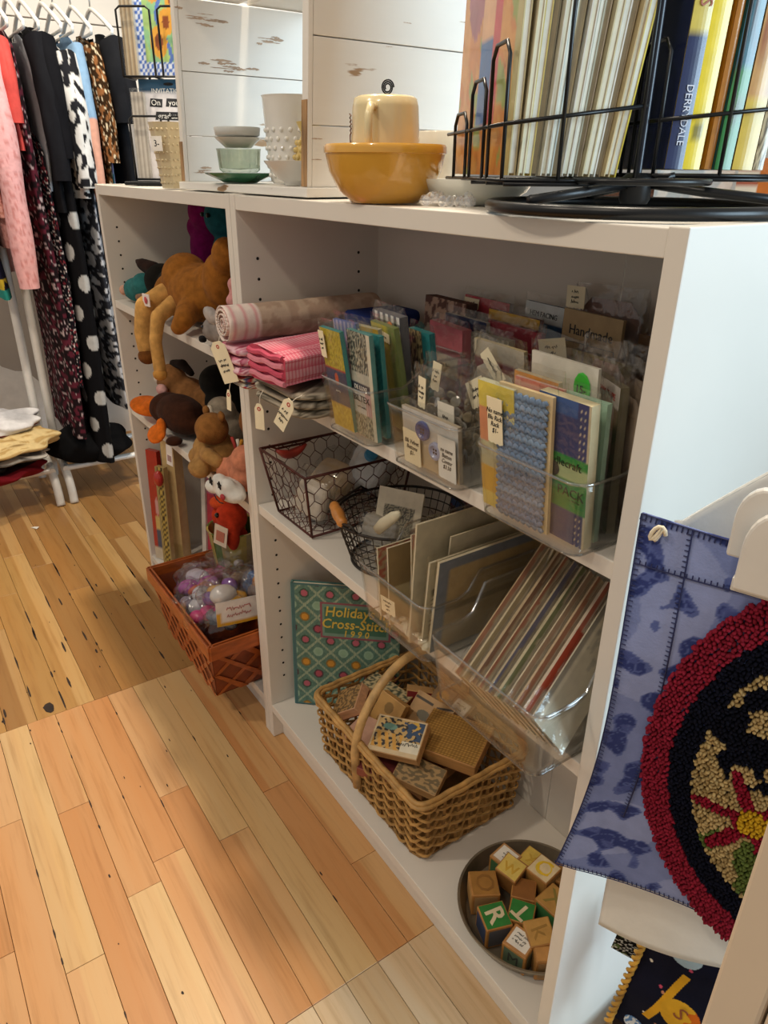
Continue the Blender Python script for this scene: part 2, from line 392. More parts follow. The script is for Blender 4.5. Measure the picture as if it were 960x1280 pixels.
cr = thing('wooden_crate', 'open white-painted distressed wooden crate holding glassware', 'crate', (-.240, .018, ZT + .0008))
CW, CD, CH = .456, .25, .30
for (n, a, b, c, d, e, f) in (('bottom_board', -.012, CW + .004, -.004, CD, 0, .012), ('top_board', 0, CW, 0, .118, CH - .018, CH), ('top_board', 0, CW, .132, CD, CH - .018, CH)):
    bev(put(n, MB().box(a, b, c, d, e, f), CRATE, cr), .0015)
for x in (0, CW - .014):
    z = .0125
    for h in (.072, .095, .10):
        h = min(h, CH - .0185 - z)
        bev(put('side_board', MB().box(x, x + .014, .006, CD, z, z + h - .0012), CRATE, cr), .001); z += h
for x in (0, CW - .014):
    bev(put('corner_post', MB().box(x - .001, x + .0145, -.001, .0055, .0125, CH - .019), CRATE if x == 0 else CRATE, cr), .001)
put('bare_wood_edge', MB().box(CW - .0145, CW - .0005, -.0022, -.0012, .013, .112), RAWWOOD, cr)
put('bare_wood_edge', MB().box(-.0018, .012, -.0022, -.0012, .013, .075), RAWWOOD, cr)
for ch in cr.children:      # the crate has racked a little out of square
    for v in ch.data.vertices: v.co.x += .09 * v.co.z
wp_ = MB(); rw = random.Random(3)
def scrape(x, y, z, ly, lz, sx):      # thin bare streak where the paint has rubbed off
    n = 10; P = [(x, y + ly * (i / (n - 1) - .5), z + lz * (.3 + rw.random()) * math.sin(PI * i / (n - 1)) ** .5) for i in range(n)] + [(x, y + ly * (.5 - i / (n - 1)), z - lz * (.3 + rw.random()) * math.sin(PI * i / (n - 1)) ** .5) for i in range(1, n - 1)]
    wp_.add(P, [tuple(range(len(P)))])
for (y0, z0, ny_, nz_, n) in ((.055, .252, .05, .007, 10), (.085, .190, .06, .009, 12), (.17, .236, .06, .006, 6), (.03, .03, .03, .006, 5)):
    for i in range(n):
        zz = z0 + rw.gauss(0, nz_); scrape(.0146 + .09 * zz, y0 + rw.gauss(0, ny_ * .4), zz, rw.uniform(.012, .045), rw.uniform(.0006, .0024), 1)
for (y0, z0, ny_, nz_, n) in ((.05, .03, .06, .012, 7), (.10, .13, .12, .05, 5)):
    for i in range(n):
        zz = abs(z0 + rw.gauss(0, nz_)) + .014; scrape(CW + .0004 + .09 * zz, min(.24, max(.012, y0 + rw.gauss(0, ny_ * .4))), zz, rw.uniform(.008, .025), rw.uniform(.0003, .0007), 1)
stuff(put('worn_paint', wp_, plain('#b39a83', .8, var=.15), cr))
# glass and china inside the crate
ZC = ZT + .0138
MILK = plain('#e9e6df', .25, var=.01, coat=.4, sub=.1)
t = thing('milk_glass_tumbler', 'tall white hobnail milk glass tumbler in the crate', 'vase', (.0, .112, ZC))
pr_ = [(.0, 0), (.031, 0), (.035, .004), (.038, .03), (.043, .118), (.0445, .121), (.0375, .121), (.0365, .03), (.033, .008), (0, .007)]
sm(put('body', MB().lathe(pr_, 44), MILK, t))
hb = MB()
for j in range(6):
    z = .012 + j * .0125; r = .0362 + (z - .01) * .055
    for i in range(18):
        a = 2 * PI * (i + .5 * (j % 2)) / 18; hb.ell((r * math.cos(a), r * math.sin(a), z), .0038, nu=7, nv=5)
stuff(sm(put('hobnail', hb, MILK, t), 3))
def leafy(name, label, cat, loc, prof, mat, seg=48, sq=None, group=None):
    o = put(name, MB().lathe(prof, seg, sq=sq), mat, None, loc); sm(o, 1.2); return tag(o, label, cat, group)
leafy('leaf_plate', 'green leaf-shaped glazed plate at the front of the crate', 'plate', (-.058, .047, ZC), [(0, 0), (.026, 0), (.031, .003), (.052, .0125), (.0535, .0145), (.051, .0145), (.03, .006), (0, .0045)], plain('#2f6f4a', .25, var=.12, coat=.5, scale=50), 60, lambda a, z: 1 + .06 * math.cos(9 * a) * min(1, z / .012))
t = thing('jelly_mould', 'ribbed clear glass mould standing on the green leaf plate', 'bowl', (-.058, .047, ZC + .0150))
sm(put('body', MB().lathe([(0, .0), (.026, .0), (.031, .004), (.033, .03), (.034, .034), (.031, .034), (.029, .006), (0, .004)], 64, sq=lambda a, z: 1 + .06 * math.cos(14 * a)), clear('mould_glass', (.82, .84, .78), .03, 1.6, .04), t), 1)
PORC = plain('#dcdad3', .25, var=.01, coat=.4)
leafy('white_dish', 'small white dish sitting on the clear glass mould', 'bowl', (-.058, .047, ZC + .0502), [(0, 0), (.02, 0), (.034, .012), (.036, .0145), (.0335, .0145), (.02, .003), (0, .003)], PORC)
leafy('grey_dish', 'small grey-white dish on top of the stack with the clear glass mould', 'bowl', (-.058, .047, ZC + .0656), [(0, 0), (.03, 0), (.0345, .002), (.036, .0125), (.035, .0135), (.033, .0125), (.028, .003), (0, .003)], plain('#c4c6c2', .3, var=.02, coat=.3))
leafy('white_bowl', 'little white footed bowl at the right front of the crate', 'bowl', (.130, .045, ZC), [(0, 0), (.014, 0), (.015, .004), (.023, .008), (.041, .029), (.042, .031), (.0395, .031), (.022, .012), (0, .008)], PORC)
t = thing('pineapple_vase', 'small yellow pineapple-shaped vase in the crate', 'vase', (.082, .098, ZC))
YEL = plain('#d9bd74', .3, var=.05, coat=.4)
sm(put('body', MB().lathe([(0, 0), (.016, 0), (.019, .01), (.0225, .03), (.021, .048), (.013, .064), (.013, .07), (.0185, .081), (.019, .083), (.0165, .082), (.011, .07), (.011, .064), (0, .06)], 40), YEL, t), 1)
sc_ = MB()
for j in range(6):
    z = .008 + j * .0095; r = (.0178, .020, .0216, .0224, .0216, .0185)[j]
    for i in range(11):
        a = 2 * PI * (i + .5 * (j % 2)) / 11; sc_.ell((r * math.cos(a), r * math.sin(a), z), .0042, nu=6, nv=4)
stuff(sm(put('scale', sc_, YEL, t), 3))
# yellow bowl with a cream mug upside down in it
bw = put('mixing_bowl', MB().lathe([(0, 0), (.040, 0), (.042, .003), (.054, .012), (.065, .033), (.069, .051), (.0705, .0515), (.0705, .058), (.069, .0605), (.0665, .058), (.062, .034), (.05, .016), (.034, .009), (0, .008)], 72),
         plain('#d6a03c', .2, var=.03, coat=.6, scale=12), None, (.363, .040, ZT)); sm(bw, 1.0); tag(bw, 'mustard yellow glazed mixing bowl on the bookcase top', 'bowl')
CREAM = plain('#dccb9c', .22, var=.03, coat=.6, scale=20)
t = thing('cream_mug', 'cream mug turned upside down inside the yellow bowl', 'mug', (.363, .040, ZT + .0098))
sm(put('body', MB().lathe([(.040, 0), (.0412, .002), (.0405, .03), (.0372, .088), (.0355, .096), (.032, .0985), (.016, .099), (.015, .0975), (0, .0975)], 56), CREAM, t), 1.0)
A_ = -.95
hd = MB().tube([(math.cos(A_) * r, math.sin(A_) * r, z) for r, z in ((.034, .086), (.046, .087), (.053, .078), (.054, .060), (.051, .042), (.045, .034), (.036, .033))], .0045, 8)
sm(put('handle', hd, CREAM, t), 2)
tx = text('~Celery', .015, t, (math.cos(-1.9) * .0402, math.sin(-1.9) * .0402, .064), (PI / 2, -PI / 2, -1.9 + PI / 2), plain('#6b4a34', .6), shear=.3, sx=.9)
# curly wire card holder seen above the mug
t = put('wire_curl', MB().tube([(.002 + .007 * math.cos(a) * (1 - a / 26), 0, .0085 + .0078 * math.sin(a) * (1 - a / 26)) for a in [i * .35 for i in range(48)]] , .0008, 6), BLACKWIRE, None, (.363, .040, ZT + .1088), (0, 0, .9))
tag(t, 'little curl of black wire standing on the upturned cream mug', 'wire')
t = thing('lettered_mug', 'cream mug with dark lettering behind the yellow bowl', 'mug', (.290, .178, ZT))
sm(put('body', MB().lathe([(0, 0), (.036, 0), (.038, .002), (.0385, .078), (.0375, .08), (.036, .078), (.0355, .004), (0, .004)], 44), plain('#e6dfce', .25, var=.02, coat=.5), t), 1)
text('LIFE', .024, t, (.0385 * math.cos(-1.0), .0385 * math.sin(-1.0), .052), (PI / 2, 0, -1.0 + PI / 2), INK, sx=.8)
leafy('white_serving_bowl', 'wide white serving bowl behind the yellow bowl and under the wire rack', 'bowl', (.437, .118, ZT), [(0, 0), (.036, 0), (.038, .002), (.056, .013), (.064, .024), (.0645, .026), (.062, .026), (.054, .015), (.034, .006), (0, .005)], plain('#e2e2d6', .2, var=.01, coat=.5))
# clear bead bracelet in front
bd = thing('bead_bracelet', 'clear faceted bead bracelet on the bookcase edge by the wire rack', 'bracelet', (.475, .045, ZT))
for i in range(16):
    a = 2 * PI * i / 16; r = .0255 + .004 * math.cos(3 * a)
    put('bead', MB().ell((0, 0, 0), .0056, nu=8, nv=6), clear('crystal', (.95, .96, .98), .02, 1.6, .18), bd, (r * math.cos(a) * 1.1, r * math.sin(a) * .75, .0056 + (.004 if i % 5 == 2 else 0)))
# ---------------------------------------------------------------- revolving wire book rack
RC = Vector((.655, .120, ZT))
rk = thing('wire_book_rack', 'black revolving wire rack of books on the near bookcase', 'rack', RC)
def circ(r, z, n=72, cx=0, cy=0): return [(cx + r * math.cos(2 * PI * i / n), cy + r * math.sin(2 * PI * i / n), z) for i in range(n)]
sm(put('base_ring', MB().tube(circ(.132, .0055), .0052, 10, True), BLACKWIRE, rk), 3)
for i in range(3):
    a = .5 + i * 2 * PI / 3
    sm(put('base_spoke', MB().tube([(math.cos(a) * .131, math.sin(a) * .131, .0125), (math.cos(a) * .06, math.sin(a) * .06, .019), (math.cos(a) * .004, math.sin(a) * .004, .026)], .0042, 8), BLACKWIRE, rk), 3)
sm(put('hub', MB().lathe([(0, .008), (.012, .008), (.014, .012), (.014, .03), (.009, .034), (0, .034)], 24), BLACKWIRE, rk), .6)
sm(put('upper_ring', MB().tube(circ(.062, .027, 48), .003, 8, True), BLACKWIRE, rk), 3)
sm(put('post', MB().tube([(0, 0, .01), (0, 0, .62)], .0034, 12), plain('#1a1d26', .3, .2), rk), .6)
S_ = Vector((.4384, .8988, 0)); E_ = Vector((.8988, -.4384, 0))    # along the row of spines / out of the spines
def lp(s, e, z): return S_ * s + E_ * e + Vector((0, 0, z))
def pocket(s0, s1, dep, hi, z0, name):
    mbk = MB(); w = .0018
    e0, e1 = .012, .012 - dep
    mbk.tube([lp(s0, e0, z0), lp(s1, e0, z0), lp(s1, e1, z0), lp(s0, e1, z0)], w, 7, True)
    for k in range(5):
        ee = e0 + (e1 - e0) * k / 4; mbk.tube([lp(s0, ee, z0 - .003), lp(s1, ee, z0 - .003)], w, 6)
    for (zz, ss) in ((hi * .52, 1),):
        mbk.tube([lp(s0, e0, z0 + zz), lp(s1, e0, z0 + zz * 1.35), lp(s1, e1, z0 + zz * 1.35), lp(s0, e1, z0 + zz)], w, 7, True)
    n = 3
    for k in range(n):      # loops over the front cover side
        ea = e0 - dep * (.03 + k * .30); eb = e0 - dep * (.25 + k * .30); hh = hi * (1.25, 1.0, .72)[k]
        mbk.tube([lp(s0, ea, z0), lp(s0, ea, z0 + hh - .01), lp(s0, ea - .01, z0 + hh), lp(s0, eb + .01, z0 + hh), lp(s0, eb, z0 + hh - .01), lp(s0, eb, z0)], w, 7)
    for k in range(2):      # uprights over the spines
        ss = s0 + (s1 - s0) * (.40 + .58 * k)
        mbk.tube([lp(ss, e0, z0), lp(ss, e0, z0 + hi * 2.6)], w, 7)
    sm(put(name, mbk, BLACKWIRE, rk), 3)
pocket(-.130, -.006, .225, .085, .027, 'wire_pocket'); pocket(.012, .165, .225, .085, .032, 'wire_pocket')
sm(put('pocket_arm', MB().tube([lp(-.03, .012, .027), (0, 0, .025), lp(.03, .012, .032)], .003, 7).tube([lp(-.03, -.2, .027), (-.0, 0, .025), lp(.03, -.2, .032)], .003, 7), BLACKWIRE, rk), 3)
YAW = math.atan2(E_.y, E_.x)   # book frame: x out of the spine, y along the row, z up
def book(name, label, s, e, z, th, dep, h, cover, spine=None, pages=None, lean=0.0, front=None, group=None, cat='book', sp_text=None):
    o = thing(name, label, cat, RC + lp(s, e, z), (lean, 0, YAW), group)
    c = L(cover)
    cb = MB()
    if front:
        cb.grid(lambda u, v: (-u * dep, -.00012, v * h), 44, 56, front)
    cb.box(-dep, 0, 0, min(.0012, th * .2), 0, h, cover).box(-dep, 0, th - min(.0012, th * .2), th, 0, h, cover)
    put('cover', cb, GLOSSY, o)
    pg = MB().box(-dep + .002, -.0008 if spine is None else -.0012, min(.0012, th * .2), th - min(.0012, th * .2), .002, h - .002, pages or '#d9d2bf')
    put('pages', pg, PAPER, o)
    if spine: put('spine', MB().grid(lambda u, v: (.0006 * math.sin(PI * u), u * th, v * h), 6, 40, spine).box(-.0014, 0, 0, th, 0, h, spine(.5, .5)), GLOSSY, o)
    if sp_text:
        for (s_, z_, sz, mt) in sp_text: text(s_, sz, o, (.0012, th / 2, z_), (PI / 2, PI / 2, PI / 2), mt, sx=.95)
    return o
def cover_farm(u, v):
    x = u; q = ns(x * 6, v * 7, 3)
    if x < .08: return '#b9b07a'
    if v > .82: return '#8fae5e' if q > -.1 else '#cda24e'
    if .3 < x < .62 and .15 < v < .75: return '#c74a56' if x < .42 else ('#3f6fae' if v < .4 else '#e2b087')
    if (x - .75) ** 2 + (v - .6) ** 2 < .03: return '#a35f6e'
    return '#d79a55' if q > .1 else ('#cf8749' if q > -.2 else '#96a45a')
book('picture_book', "children's picture book with an orange farm cover, first in the wire rack", -.123, .0, .031, .007, .205, .29, '#c8b88a', front=cover_farm, lean=-.03)
MAGC = ['#d8cfae', '#c9b36a', '#9c9a8a', '#e0dac8', '#b9c0bb', '#d6c9a4', '#cfc7b8', '#a8a794', '#dcd3c2', '#c2b48e', '#d9d5cb', '#b7a98f', '#d0b98a', '#d9c24a']
s_ = -.1145
for i in range(14):
    th = (.0055, .0072, .0065, .006)[i % 4]
    book('magazine', 'thin cream-edged magazine, ' + ORD[i] + ' behind the farm picture book in the wire rack', s_, .004 - .004 * (i % 3), .031, th, .20, .275 + .012 * h01(i), MAGC[i], pages=('#cfc5aa', '#ddd6c4', '#c4b99e')[i % 3], lean=-.05 - .009 * i * .7, group='thin magazines in the wire rack', cat='magazine')
    s_ += th + .0004
pl = book('large_pale_book', 'large pale grey-green book standing beside the post of the wire rack', -.020, -.03, .031, .012, .20, .30, '#b9b59c', pages='#c8c2ae', lean=-.06)
def sp2(a, b, cut, sd=0): return lambda u, v: (a if v > cut else b)
book('storybook', 'storybook with a navy and yellow lettered spine in the wire rack', .022, .006, .0375, .019, .17, .27, '#1f2a52', lambda u, v: '#cdb552' if v > .385 else '#1d2950', lean=-.03,
     sp_text=[('STORIES', .150, .0155, plain('#9a4e2e', .5)), ('DERRYDALE', .043, .0092, plain('#c9c9d2', .5))])
book('yellow_book', 'bright yellow hardback next to the navy storybook in the wire rack', .0375, .006, .0375, .0185, .17, .272, '#e3c72e', lambda u, v: '#b5452f' if (abs(v - .62) < .02 and .25 < u < .8) else ('#8a7a1e' if abs(v - .1) < .025 and .3 < u < .7 else '#e6ca2b'), lean=-.03)
book('orange_book', 'thin orange paperback right of the yellow hardback', .062, .004, .0375, .007, .165, .265, '#c9853a', lambda u, v: '#cc8a3d', lean=-.03)
book('green_book', 'teal and green illustrated book in the wire rack', .070, .007, .0375, .016, .17, .28, '#2f6a66', lambda u, v: mixc('#3e7f43' if v < .3 else '#2d6270', '#5b3328', max(0, ns(u * 3, v * 9, 1)) * 1.2), lean=-.03)
book('tan_book', 'orange-brown illustrated book beside the green book in the wire rack', .0875, .007, .0375, .020, .17, .27, '#c08a4e', lambda u, v: mixc('#d6a862', '#8c4326', max(0, ns(u * 2.5, v * 7, 5) + .25)) if v > .2 else '#cfae3f', lean=-.03)
book('patterned_book', 'beige book with a small dark pattern, last in the wire rack', .109, .006, .0375, .010, .17, .275, '#a99774', lambda u, v: '#5f523c' if ns(u * 8, v * 60, 9) > .15 else '#c3b18c', lean=-.03)
# ---------------------------------------------------------------- greeting card rack and vase at the far end
cx_, cy_ = -.605, .125
gr = thing('greeting_card_rack', 'black wire rack of greeting cards at the far end of the bookcases', 'rack', (cx_, cy_, ZT), (0, 0, .92))
bev(put('base_plate', MB().box(-.085, .085, -.06, .05, 0, .008), BLACKWIRE, gr), .002)
bk = MB()
for x in (-.03, .03): bk.tube([(x, .02, .006), (x, .02, .50)], .0028, 7)
sm(put('post', bk, BLACKWIRE, gr), 3)
for z in (.012, .205):
    q = MB(); w = .0022; y0 = -.04
    for xs in (-.062, .005, .062):
        pass
    q.tube([(-.064, .015, z), (-.064, y0, z), (.064, y0, z), (.064, .015, z)], w, 7)
    q.tube([(-.064, y0, z), (-.064, y0, z + .115), (-.056, y0, z + .121), (-.004, y0, z + .121), (.004, y0, z + .115), (.004, y0, z)], w, 7)
    q.tube([(.02, y0, z), (.02, y0, z + .115), (.028, y0, z + .121), (.056, y0, z + .121), (.064, y0, z + .115), (.064, y0, z)], w, 7)
    for x in (-.06, 0, .06): q.tube([(x, y0, z), (x, .02, z)], w, 6)
    sm(put('wire_pocket', q, BLACKWIRE, gr), 3)
def gl(x, y, z): return Vector((cx_, cy_, ZT)) + RZ(.92) @ Vector((x, y, z))
def card(name, label, x, y, z, w, h, fn, nx=24, ny=28, th=.0025, cat='card', lean=-.08, yaw=.92, mat=None):
    o = thing(name, label, cat, gl(x, y, z), (lean, 0, yaw))
    put('paper', MB().grid(lambda u, v: ((u - .5) * w, -th / 2 - .0001, v * h), nx, ny, fn).box(-w / 2, w / 2, -th / 2, th / 2, 0, h, '#e8e4da'), mat or GLOSSY, o); return o
def inv(u, v):
    if v > .86: return '#2c5674'
    return '#e6e2e4'
iv = card('invitation_card', 'white graduation invitation pack with a blue header in the card rack', .018, -.022, .014, .128, .19, inv, 4, 28)
put('hang_hole', MB().ell((0, -.0016, .181), (.011, .0006, .003), nu=10, nv=5), DARK, iv)
text('INVITATIONS', .0125, iv, (0, -.0016, .168), mat=WHITEINK)
WB = plain('#26262a', .6)
for (s, x, z, w) in (('On', -.030, .146, .022), ('your', .012, .146, .036), ('graduation', .006, .121, .074), ("don't", -.022, .097, .034), ('let', .012, .098, .022), ('us', .034, .097, .018), ('slip', -.02, .073, .03)):
    put('word_patch', MB().poly([(x - w / 2 - .003, z - .007), (x + w / 2 + .002, z - .0085), (x + w / 2 + .004, z + .007), (x - w / 2, z + .0085)], -.0018, -.0012), WB, iv)
    text(s, .0155, iv, (x, -.0021, z), mat=WHITEINK)
def birdhouse(u, v):
    if u < .13 or v < .12 or u > .96: return '#4f74c4' if (int(u * 24) + int(v * 28)) % 2 else '#dfe6f2'
    if (u - .3) ** 2 + (v - .78) ** 2 < .022: return '#c8402f' if v > .78 else '#dda04a'
    for (a, b, r) in ((.62, .66, .012), (.5, .47, .014), (.72, .36, .012), (.84, .5, .008), (.36, .3, .02)):
        d = (u - a) ** 2 + (v - b) ** 2
        if d < r * .25: return '#8e4b27'
        if d < r: return '#e2a13d'
    if abs(u - .45 - .1 * math.sin(v * 9)) < .03: return '#5a76b8'
    return '#a7c678' if ns(u * 5, v * 5) > 0 else '#8fbf8a'
card('birdhouse_card', 'garden card printed with a birdhouse and orange flowers in the upper rack pocket', .028, -.022, .207, .125, .205, birdhouse, 52, 68)
for (z, lab) in ((.014, 'clear-wrapped stack of plain grey cards at the left of the lower rack pocket'), (.207, 'clear-wrapped stack of tan cards at the left of the upper rack pocket')):
    o = thing('card_stack', lab, 'card', gl(-.046, -.034, z), (-.06, 0, .92))
    put('paper', MB().grid(lambda u, v: (-.014 + u * .026, -.0002, v * .165), 9, 2, lambda u, v: ('#b9b0a6', '#cdc6bc', '#a39a90')[int(u * 9) % 3] if z < .1 else ('#b39a76', '#8f7a60', '#c7b598')[int(u * 9) % 3]).box(-.014, .012, 0, .042, 0, .165, '#c9c1b5'), PAPER, o)
    sv = MB().box(-.0155, .0135, -.002, .044, 0, .172); put('sleeve', sv, SLEEVE, o)
v_ = thing('hobnail_vase', 'beige tapered hobnail vase with a white sticker beside the crate', 'vase', (-.322, .030, ZT))
BEI = plain('#cfc09d', .35, var=.03, coat=.2)
sm(put('body', MB().lathe([(0, 0), (.021, 0), (.022, .003), (.034, .105), (.0355, .109), (.0335, .109), (.0205, .006), (0, .005)], 8, M=RZ(PI / 8)), BEI, v_), .3)
hb = MB()
for j in range(8):
    z = .01 + j * .0125; r = .0212 + z * .115
    for i in range(22):
        a = 2 * PI * (i + .5 * (j % 2)) / 22; hb.ell((r * math.cos(a), r * math.sin(a), z), .0022, nu=6, nv=4)
stuff(sm(put('hobnail', hb, BEI, v_), 3))
put('price_sticker', MB().box(-.011, .011, -.0365, -.0345, .062, .086, M=RZ(.55)), plain('#efece4', .6), v_)
text('3-', .015, v_, tuple(RZ(.55) @ Vector((0, -.0368, .074))), (PI / 2, 0, .55), INK)
# ---------------------------------------------------------------- clear plastic bins and haberdashery packs
def clear_bin(label, x0, x1, y0, y1, z, hf, hb, flare=.006, step=.055):
    cx, cy = (x0 + x1) / 2, (y0 + y1) / 2; hx, hy = (x1 - x0) / 2, (y1 - y0) / 2; rr = .014
    t = thing('clear_bin', label, 'bin', (cx, cy, z + .0006), group='clear plastic storage bins')
    pts = []
    for (sx, sy, a0) in ((1, -1, -PI / 2), (1, 1, 0), (-1, 1, PI / 2), (-1, -1, PI)):
        for k in range(6):
            a = a0 + k / 5 * PI / 2; pts.append((sx * (hx - rr) + rr * math.cos(a), sy * (hy - rr) + rr * math.sin(a)))
    Q = []
    n = len(pts)
    for i in range(n):      # subdivide the long sides
        a, b = pts[i], pts[(i + 1) % n]; L_ = math.hypot(b[0] - a[0], b[1] - a[1]); k = max(1, int(L_ / .015))
        for j in range(k): Q.append((a[0] + (b[0] - a[0]) * j / k, a[1] + (b[1] - a[1]) * j / k))
    def H(y):
        s = min(1, max(0, (y + hy - step) / .022)); s = s * s * (3 - 2 * s); return hf + (hb - hf) * s
    def P(i, v):
        x, y = Q[i]; f = 1 + flare / hx * v; g = 1 + flare / hy * v * (1.6 if y < 0 else .4); return (x * f, y * g, .002 + v * (H(y) - .002))
    m = MB(); N = len(Q)
    m.add([P(i, v / 6) for v in range(7) for i in range(N)], [(v * N + i, v * N + (i + 1) % N, (v + 1) * N + (i + 1) % N, (v + 1) * N + i) for v in range(6) for i in range(N)])
    o = put('wall', m, ACRYLIC, t); sm(o, 1.2); solid(o, .0018)
    b = MB(); b.add([(x, y, .0) for x, y in Q] + [(x, y, .0022) for x, y in Q], [tuple(range(N))[::-1], tuple(range(N, 2 * N))] + [(i, (i + 1) % N, N + (i + 1) % N, N + i) for i in range(N)])
    put('base', b, ACRYLIC, t)
    sm(put('rim', MB().tube([P(i, 1) for i in range(N)], .0017, 6, True), clear('rim_plastic', (.86, .87, .87), .05, 1.6, .22), t), 3)
    sm(put('base_edge', MB().tube([(x, y, .002) for x, y in Q], .0012, 6, True), clear('edge_plastic', (.74, .74, .73), .08, 1.2, .12), t), 3)
    return t
ZU = .785; ZM = .547
clear_bin('small clear bin of lace and binding packs, leftmost on the upper shelf', .322, .424, -.022, .125, ZU, .072, .098)
clear_bin('clear bin of button bags in the middle of the upper shelf', .470, .588, -.020, .125, ZU, .072, .098)
clear_bin('large clear bin at the right end of the upper shelf with the blue braid pack', .634, .759, -.026, .125, ZU, .074, .102)
clear_bin('clear bin on the middle shelf holding upright paper envelopes', .424, .562, -.030, .235, ZM, .085, .115)
clear_bin('clear bin on the middle shelf holding slanted sewing pattern packets', .612, .770, -.054, .235, ZM, .085, .125)
def lines(s, sz, par, x, z, y, mat=None, sp=1.0, sx=1.0, sh=.2): return text(s, sz, par, (x, y, z), mat=mat or INK, sp=sp, sx=sx, shear=sh)
def price_tag(par, x, z, y, w, h, s, sz, roll=0.0, mat=None, paper=None, twist=0.0, lean=0.0, sp=.95):
    pts = [(-w / 2, h / 2), (-w / 2, -h / 2 + .001)]
    n = max(3, int(w / .0028))
    for i in range(n): pts.append((-w / 2 + w * (i + .5) / n, -h / 2 - .0006 * (1 if i % 2 else -1)))
    pts += [(w / 2, -h / 2 + .001), (w / 2, h / 2)]
    g = put('price_tag', MB().poly(pts, -.0003, .0003), paper or TAGPAPER, par, (x, y, z), (lean, roll, twist))
    if s: text(s, sz, g, (0, -.0005, 0), mat=mat or INK, shear=.25, sp=sp, sx=.85)
    return g
def sleeve(par, w, h, th, mat=None, top=.012, seed=0.0):
    n = 20
    def fn(u, v):
        a = u * 2 * PI; c, s = math.cos(a), math.sin(a)
        x = (w / 2 + .003) * (abs(c) ** .35) * (1 if c > 0 else -1); y = (th / 2 + .0016) * (abs(s) ** .35) * (1 if s > 0 else -1)
        k = .0012 * ns(x * 60 + seed, v * h * 60, seed)
        if v > .88: y *= 1 - (v - .88) / .12 * .9; k *= 2
        return (x + k, y + k * 1.3, -.001 + v * (h + top))
    o = put('sleeve', MB().grid(fn, 36, 12, cu=True), mat or SLEEVE, par); sm(o, 3); return o
def pack(name, label, cat, loc, w, h, fn, lean=.12, yaw=0.0, roll=0.0, th=.005, slv=True, nx=30, ny=60, mat=None, body=None, group=None, texts=(), tags=()):
    body = body or mixc(fn(.95, .35), '#3a342c', .18)
    o = thing(name, label, cat, loc, (lean, roll, yaw), group)
    put('card', MB().grid(lambda u, v: ((u - .5) * w, -th / 2 - .0002, v * h), nx, ny, fn).box(-w / 2, w / 2, -th / 2, th / 2, 0, h, body), mat or PAPER, o)
    for (s, sz, x, z, mt) in texts: text(s, sz, o, (x, -th / 2 - .0007, z), mat=mt)
    if slv: sleeve(o, w, h, th, seed=loc[0] * 91 + loc[1] * 37)
    for tg in tags: price_tag(o, *tg)
    return o
def speck(a, b, f=40, t=.0, g=None): 
    g = g or f
    return lambda u, v: a if ns(u * f, v * g, f) > t else b
def wv(a, b, n=14): return lambda u, v: a if (int(u * n) + int(v * n * 2)) % 2 else b
NAVY, CRM, GRN = '#2d3350', '#e4dcc6', '#2f8a3d'
def A1(u, v):
    if v > .63: return '#c9b63e' if ns(u * 22, v * 26) > -.1 else '#a8962f'
    if v > .605: return '#b8433c'
    if v > .26: return '#d8613a' if (u - .5) ** 2 * .5 + (v - .52) ** 2 < .004 else '#3c4266'
    if v > .24: return '#c9a04a'
    return '#c8a83a' if ns(u * 20, v * 26, 4) > 0 else '#dcc050'
pack('binding_pack', 'yellow lace binding pack with an orange seal at the left front of the leftmost bin', 'packet', (.352, -.010, ZU + .006), .047, .132, A1, lean=.16, yaw=.02, th=.006, body='#3f8f8c',
     texts=[('SIMPLICITY', .0048, 0, .045, WHITEINK), ('~LACE', .006, 0, .052, WHITEINK)][1:], tags=[(-.016, .112, -.0065, .012, .034, '~2 yd\nlace\n$1', .006)])
def A2(u, v):
    if u > .84: return CRM
    if v > .62: return '#4a4a44' if ns(u * 26, v * 30, 2) > -.05 else '#bdb8a2'
    if v > .52: return '#c9c4b4'
    if v > .44: return '#3b3d52'
    if v > .22: return '#c8707c' if (u > .6 and int(u * 30) % 2) else '#d9d3cc'
    return '#6a6658' if ns(u * 26, v * 30, 7) > 0 else '#b9b29a'
BK = plain('#26262c', .6)
pack('trim_pack', 'black lace trim pack lettered on a grey band in the leftmost bin', 'packet', (.399, -.006, ZU + .006), .052, .134, A2, lean=.10, yaw=-.03, th=.006, body='#5f9a96',
     texts=[('DE LUXE', .0078, -.003, .0645, WHITEINK), ('BILTEX', .012, -.004, .050, BK), ('~LACE EDGING', .0045, -.004, .039, BK)])
pack('teal_pack', 'thin teal bias binding pack behind the black lace trim pack', 'packet', (.393, .012, ZU + .006), .05, .13, wv('#2f8a8f', '#3fa0a2'), lean=.10, th=.006, nx=10)
pack('yellow_pack', 'mustard rickrack pack with a handwritten tag in the leftmost bin', 'packet', (.376, .022, ZU + .006), .06, .137, lambda u, v: '#d8a836' if v > .5 else '#e6dab0', lean=.16, yaw=.1, th=.006, nx=8, tags=[(-.012, .118, -.006, .013, .035, '~1 pk\nBias\n.50', .006, .2)])
pack('olive_pack', 'pale yellow and green trim pack towards the back of the leftmost bin', 'packet', (.388, .050, ZU + .006), .06, .138, lambda u, v: '#c9bf4e' if u < .7 else '#8a9a5a', lean=.18, yaw=-.1, th=.007, nx=8, tags=[(.004, .125, -.006, .03, .012, '~Tape 25c', .006, .1)])
pack('blue_stripe_pack', 'lilac and blue striped pack at the left side of the leftmost bin', 'packet', (.349, .010, ZU + .006), .045, .139, lambda u, v: '#6a78b8' if int(u * 12) % 2 else '#c9c2d6', lean=.14, yaw=.12, th=.005, nx=12)
